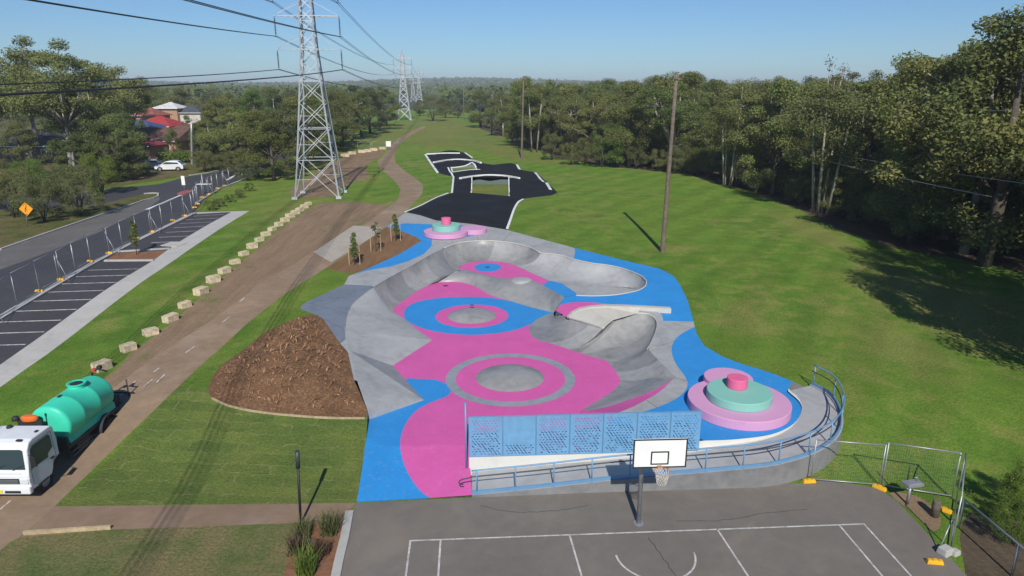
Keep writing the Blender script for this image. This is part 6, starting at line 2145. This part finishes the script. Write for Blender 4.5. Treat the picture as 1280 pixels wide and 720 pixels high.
# centre of the view, far end of the grass
for i, (px, Y, top, kind, leaf, lab) in enumerate([(540, 270, 116, 'bush', 'leaf_dense', "big round dark tree at the far end of the grass"), (556, 300, 122, 'dense', 'leaf_dense', "dark tree beside the big round one at the far end"), (524, 320, 124, 'dense', 'leaf_dense', "dark tree behind the distant transmission tower"), (600, 225, 112, 'dense', 'leaf_dense', "first tree of the forest where it meets the far grass"), (572, 300, 128, 'dense', 'leaf_olive', "olive tree behind the farthest timber pole")]):
    p, h = tpx(px, Y, top)
    tree(kind, p, h, lab, "trees at the far end of the grass", leaf, 1.5 if kind == 'dense' else 1.05)
# front row of small round trees on the right
for i, (px, py, top, leaf) in enumerate([(690, 200, 165, 'leaf_olive'), (714, 206, 176, 'leaf_dense'), (732, 206, 170, 'leaf_olive'), (752, 209, 160, 'leaf_dense'), (772, 209, 152, 'leaf_bright'), (795, 211, 180, 'leaf_olive'), (822, 214, 184, 'leaf_olive'), (850, 217, 178, 'leaf_olive'), (872, 219, 182, 'leaf_dense'), (640, 178, 150, 'leaf_dense'), (660, 186, 160, 'leaf_dense')]):
    b_ = W(px, py); t = at_depth(px, top, b_.y)
    tree('bush', b_, t.z - b_.z, f"{ordinal(i)} small round tree along the forest front, counted from the pole behind the pump track" if i < 9 else ["small round tree left of the pole behind the pump track", "low round tree right behind the pole near the pump track"][i - 9], "small round trees along the forest front", leaf, 0.85)
# pale trunks
for px, py, top, kind, lab in [(909, 234, 120, 'tall', "clump of pale slender trunks standing out before the dark forest"), (668, 190, 96, 'tall', "tall clump of trunks behind the timber pole near the pump track"), (655, 184, 100, 'gum', "tall dark crowned tree above the timber pole near the pump track"), (1020, 250, 78, 'bare', "bare grey branched tree poking above the forest")]:
    b_ = W(px, py); t = at_depth(px, top, b_.y)
    tree(kind, b_, t.z - b_.z, lab, None, 'leaf_dead' if kind == 'bare' else 'leaf_gum', 1.1 if kind != 'bare' else .6)
# the forest on the right: every tree an individual
edge_px = [(610, 163), (650, 179), (700, 197), (760, 207), (830, 214), (880, 222), (940, 238), (990, 256), (1040, 280), (1110, 303), (1190, 319), (1290, 335)]
EW = [W(a, b) for a, b in edge_px]
EA = np.array([(p.x, p.y) for p in EW])
reg = [tuple(p) for p in EA] + [(75, 48), (95, 90), (80, 170), (40, 260), (0, 300)]
pts = []
cand = 0
r_ = random.Random(5)
while cand < 9000 and len(pts) < 170:
    cand += 1
    x, y = r_.uniform(-15, 95), r_.uniform(44, 290)
    q = np.array([[x, y]])
    if not inside(q, reg)[0]: continue
    de = np.min([np.linalg.norm(np.array([x, y]) - (EA[k] + (EA[k + 1] - EA[k]) * t)) for k in range(len(EA) - 1) for t in (0, .25, .5, .75)])
    if de > 45 and r_.random() < .6: continue
    sp_ = (4.6 if de < 15 else 6.5) * (1 if y < 150 else 1.5)
    if any((x - a) ** 2 + (y - b) ** 2 < sp_ ** 2 for a, b in pts): continue
    pts.append((x, y))
for x, y in pts:
    z = G(x, y)
    dpx = 640 + FPX * x / (y * math.cos(PITCH) + 12 * math.sin(PITCH))
    # skyline of the photograph along the picture
    topy = np.interp(dpx, [590, 640, 680, 740, 800, 860, 920, 980, 1030, 1080, 1140, 1200, 1280, 1400], [125, 102, 104, 98, 92, 88, 94, 98, 92, 78, 74, 62, 12, 0])
    hmax = at_depth(dpx, topy, y).z - z
    h = hmax * r_.choice([1.0, .95, .9, .82, .72, 0.6])
    h = min(max(h, 7), 21)
    k = r_.choice(['gum', 'dense', 'dense', 'dense', 'gum', 'dense', 'dense', 'tall'])
    tree(k, Vector((x, y, z - .1)), h, "tall tree packed in the dark forest along the edge of the lawn", "forest trees beside the lawn", r_.choice(['leaf_gum', 'leaf_dense', 'leaf_dense', 'leaf_olive', 'leaf_gum']), r_.uniform(1.0, 1.35), seed=int(x * 100 + y))
for px, Y, top, kind, lab in [(1262, 56, 14, 'gum', "tallest gum tree of the forest, reaching the top corner of the photo"), (1225, 62, 48, 'gum', "second tallest gum tree, just left of the one in the top corner"), (1295, 52, 0, 'dense', "tall dark tree cut by the photo edge at the top corner"), (1185, 66, 72, 'dense', "broad dark tree left of the two tall corner gums")]:
    p, h = tpx(px, Y, top)
    tree(kind, p, h, lab, None, 'leaf_gum', 1.15, seed=px)
# understorey along the forest edge
ue = densify(EW, 3.2)[:-20]
for i, p in enumerate(ue):
    if p.y < 40: continue
    q = Vector((p.x + r_.uniform(1.5, 5), p.y + r_.uniform(.5, 4), 0)); q.z = G(q.x, q.y) - .1
    if not inside(np.array([[q.x, q.y]]), reg)[0]: continue
    tree('bush', q, r_.uniform(2.6, 5.2), "dark low bush under the forest edge beside the lawn", "bushes under the forest edge", r_.choice(['leaf_dense', 'leaf_dense', 'leaf_olive']), r_.uniform(.9, 1.3), seed=i)
# trees beside the frame whose shadows reach across the lawn
for x, y, h, k, wd in [(26.0, 24.5, 15.5, 'tall', .8), (26.6, 28.5, 16, 'tall', .75), (29.5, 32.5, 17, 'tall', .8), (33.5, 37, 17, 'tall', .9), (34, 29, 16, 'gum', 1), (40, 34, 17, 'gum', 1.1), (45, 41, 17, 'dense', 1.1), (30, 24, 15, 'gum', .8), (37, 24, 15, 'dense', 1)]:
    tree(k, Vector((x, y, G(x, y) - .1)), h, "tall tree beyond the photo edge that shades the lawn", "trees shading the lawn", 'leaf_gum', wd, seed=int(x * 7))
for x, y, h, k in [(18.8, 9.0, 7.5, 'dense'), (20.8, 11.5, 8, 'dense'), (17.2, 6.5, 7, 'dense')]:
    tree(k, Vector((x, y, 0)), h, "leafy tree beyond the photo edge that shades the corner bed", "trees shading the lawn", 'leaf_gum', 1.2, seed=int(x * 9))
# distant trees, one by one, out to where they merge
r_ = random.Random(11)
def far_tree(px, Y, top, lab, grp):
    p, h = tpx(px, Y, top)
    tree('dense', p, max(5, min(h, 22)), lab, grp, r_.choice(['leaf_dense', 'leaf_gum', 'leaf_dense']), 1.7)
for i in range(70):
    px = r_.uniform(-40, 600); Y = r_.uniform(180, 420)
    if 505 < px < 620 and Y < 300: continue
    if 165 < px < 275 and Y < 235: continue
    if px > 430 and Y < 330: continue
    base = 112 if px < 500 else 118
    far_tree(px, Y, base + r_.uniform(-5, 10), "suburban tree in the distant mass of treetops before the horizon", "distant trees before the horizon")
# palm
p, h = tpx(283, 190, 111)
pr = empty('palm_tree', p); tag(pr, "single pale topped palm rising above the distant trees", "tree")
mb = MB(); mb.tube([(0, 0, 0), (0.2, 0, h * .8)], [0.25, 0.18], 8); mb.build('trunk', M['bark_dark'], pr)
V, Fc = [], []
for k in range(26):
    a = k * 2.4; up = r_.uniform(-.2, 1.0)
    prev = None
    for j in range(6):
        u = j / 5 * 2.9
        c = Vector((0.2 + math.cos(a) * u, math.sin(a) * u, h * .8 + up * u * 1.2 - .25 * u * u))
        w = .32 * math.sin(math.pi * (j + .4) / 6)
        n_v = Vector((-math.sin(a), math.cos(a), 0)) * w
        V += [c - n_v + Vector((0, 0, -.1)), c + n_v]
        if j: i0 = len(V) - 4; Fc.append((i0, i0 + 1, i0 + 3, i0 + 2))
mesh_of('crown', V, Fc, M['leaf_olive'], pr)
# hedge behind the white car
ha, hb2 = W(195, 206), W(242, 204)
hg = tag(link('hedge', leaf_mesh('hedge', [tuple(ha.lerp(hb2, t) + Vector((0, 1.5 + o_, z))) + (0.8,) for t in np.linspace(0, 1, 18) for z in (.5, 1.2) for o_ in (0, 1)], 5200, 1.0, 0.14, 77, .9), M['leaf_bright']), "clipped bright green hedge behind the white hatchback", "hedge")

# the far-off wood that reads as one mass
def far_wood():
    g = np.random.default_rng(3)
    n = 90000
    ang = g.uniform(R(-42), R(42), n)
    d = 380 * (2600 / 380) ** g.random(n)
    x, y = np.sin(ang) * d, np.cos(ang) * d
    # clear the grass corridor under the power line
    keep = ~((np.abs(x + 54 + (y - 290) * 0.11) < 26) & (y < 700))
    x, y, d = x[keep], y[keep], d[keep]
    n = len(x)
    # crowns: leaves gathered on lumpy domes
    cell = 14 + d * 0.004
    cx, cy = np.floor(x / cell), np.floor(y / cell)
    hsh = np.abs(np.sin(cx * 127.1 + cy * 311.7) * 43758.5453) % 1
    ox = (x / cell - cx - .5); oy = (y / cell - cy - .5)
    rr = np.sqrt(ox ** 2 + oy ** 2)
    dome = np.sqrt(np.clip(1 - (rr / .62) ** 2, 0, 1))
    gz = np.array([G(a, b) for a, b in zip(x, y)])
    z = gz + (8 + 7 * hsh) * (0.35 + .65 * dome) * g.uniform(.7, 1.0, n)
    p = np.stack([x, y, z], 1)
    s = (0.9 + d * 0.0016)[:, None] * g.uniform(.6, 1.3, n)[:, None]
    nrm = np.stack([ox * 2, oy * 2 - .3, dome + .2], 1) + g.normal(size=(n, 3)) * .5; nrm /= np.linalg.norm(nrm, axis=1)[:, None]
    t = np.cross(nrm, g.normal(size=(n, 3))); t /= np.linalg.norm(t, axis=1)[:, None]; b = np.cross(nrm, t)
    V = np.stack([p - t * s, p - b * s * .7, p + t * s, p + b * s * .7], 1).reshape(-1, 3)
    me = bpy.data.meshes.new('far_wood')
    me.vertices.add(4 * n); me.vertices.foreach_set("co", V.astype(np.float32).ravel())
    me.loops.add(4 * n); me.loops.foreach_set("vertex_index", np.arange(4 * n, dtype=np.int32))
    me.polygons.add(n); me.polygons.foreach_set("loop_start", np.arange(0, 4 * n, 4, dtype=np.int32))
    try: me.polygons.foreach_set("loop_total", np.full(n, 4, dtype=np.int32))
    except Exception: pass
    me.update(); me.validate()
    tag(link('far_wood', me, M['leaf_dense']), "distant woodland running along the horizon as one mass", "woodland", kind='stuff')
far_wood()

# spiky plants in the lower corner beds
def spiky(p, h, n, seed, lab, m, grp=None):
    r = random.Random(seed); V, Fc = [], []
    for k in range(n):
        a = r.uniform(0, 6.28); L = h * r.uniform(.6, 1.1); out = r.uniform(.15, .75); w = .018 * h / .8
        bx_, by = r.uniform(-.25, .25), r.uniform(-.25, .25)
        for j in range(4):
            u = j / 3
            c = Vector((bx_ + math.cos(a) * out * L * u ** 1.4, by + math.sin(a) * out * L * u ** 1.4, L * (u - .3 * out * u * u)))
            nv = Vector((-math.sin(a), math.cos(a), 0)) * w * (1.05 - u)
            V += [c - nv, c + nv]
            if j: i0 = len(V) - 4; Fc.append((i0, i0 + 1, i0 + 3, i0 + 2))
    o = mesh_of('spiky_plant', V, Fc, m); o.location = p
    tag(o, lab, "plant", grp)
g_ = "spiky plants in the red mulch by the court"
for i, (px, py, h, leaf, lab) in enumerate([(380, 668, .7, 'leaf_olive', "strappy grey green plant at the foot of the black post"), (412, 666, .9, 'leaf_olive', "dry olive tussock beside the footpath end near the court"), (384, 716, 1.0, 'leaf_bright', "bushy yellow green tussock at the bottom of the mulch bed"), (372, 690, .8, 'leaf_dead', "dry straw coloured tussock below the black post"), (404, 690, .5, 'leaf_dead', "low dry tussock in the middle of the red mulch")]):
    spiky(W(px, py), h, 150, 40 + i, lab, M[leaf], g_)
for i, (px, py, top) in enumerate([(1262, 665, 610), (1290, 640, 590), (1245, 640, 622)]):
    b_ = W(px, py, 0.4); b_.z = G(b_.x, b_.y)
    tree('bush', b_, [1.7, 2.4, .8][i], ["dark leafy shrub at the lower corner behind the chain fence", "leafy shrub cut by the photo edge behind the chain fence", "small low shrub in the dark bed near the edge-on fence panel"][i], "shrubs in the dark corner bed", 'leaf_bright', .8)

# ------------------------------------------------------------------ air
hz = MB(); hz.box((0, 3000, 32.5), (15000, 10000, 70.6))
hm = bpy.data.materials.new('haze'); hm.use_nodes = True
hn = hm.node_tree.nodes; hn.clear()
ho = hn.new("ShaderNodeOutputMaterial"); hv = hn.new("ShaderNodeVolumePrincipled")
hv.inputs["Color"].default_value = (0.80, 0.90, 1.0, 1)
hv.inputs["Density"].default_value = 0.00032
hm.node_tree.links.new(hv.outputs[0], ho.inputs["Volume"])
tag(hz.build('haze', hm), kind='stuff')
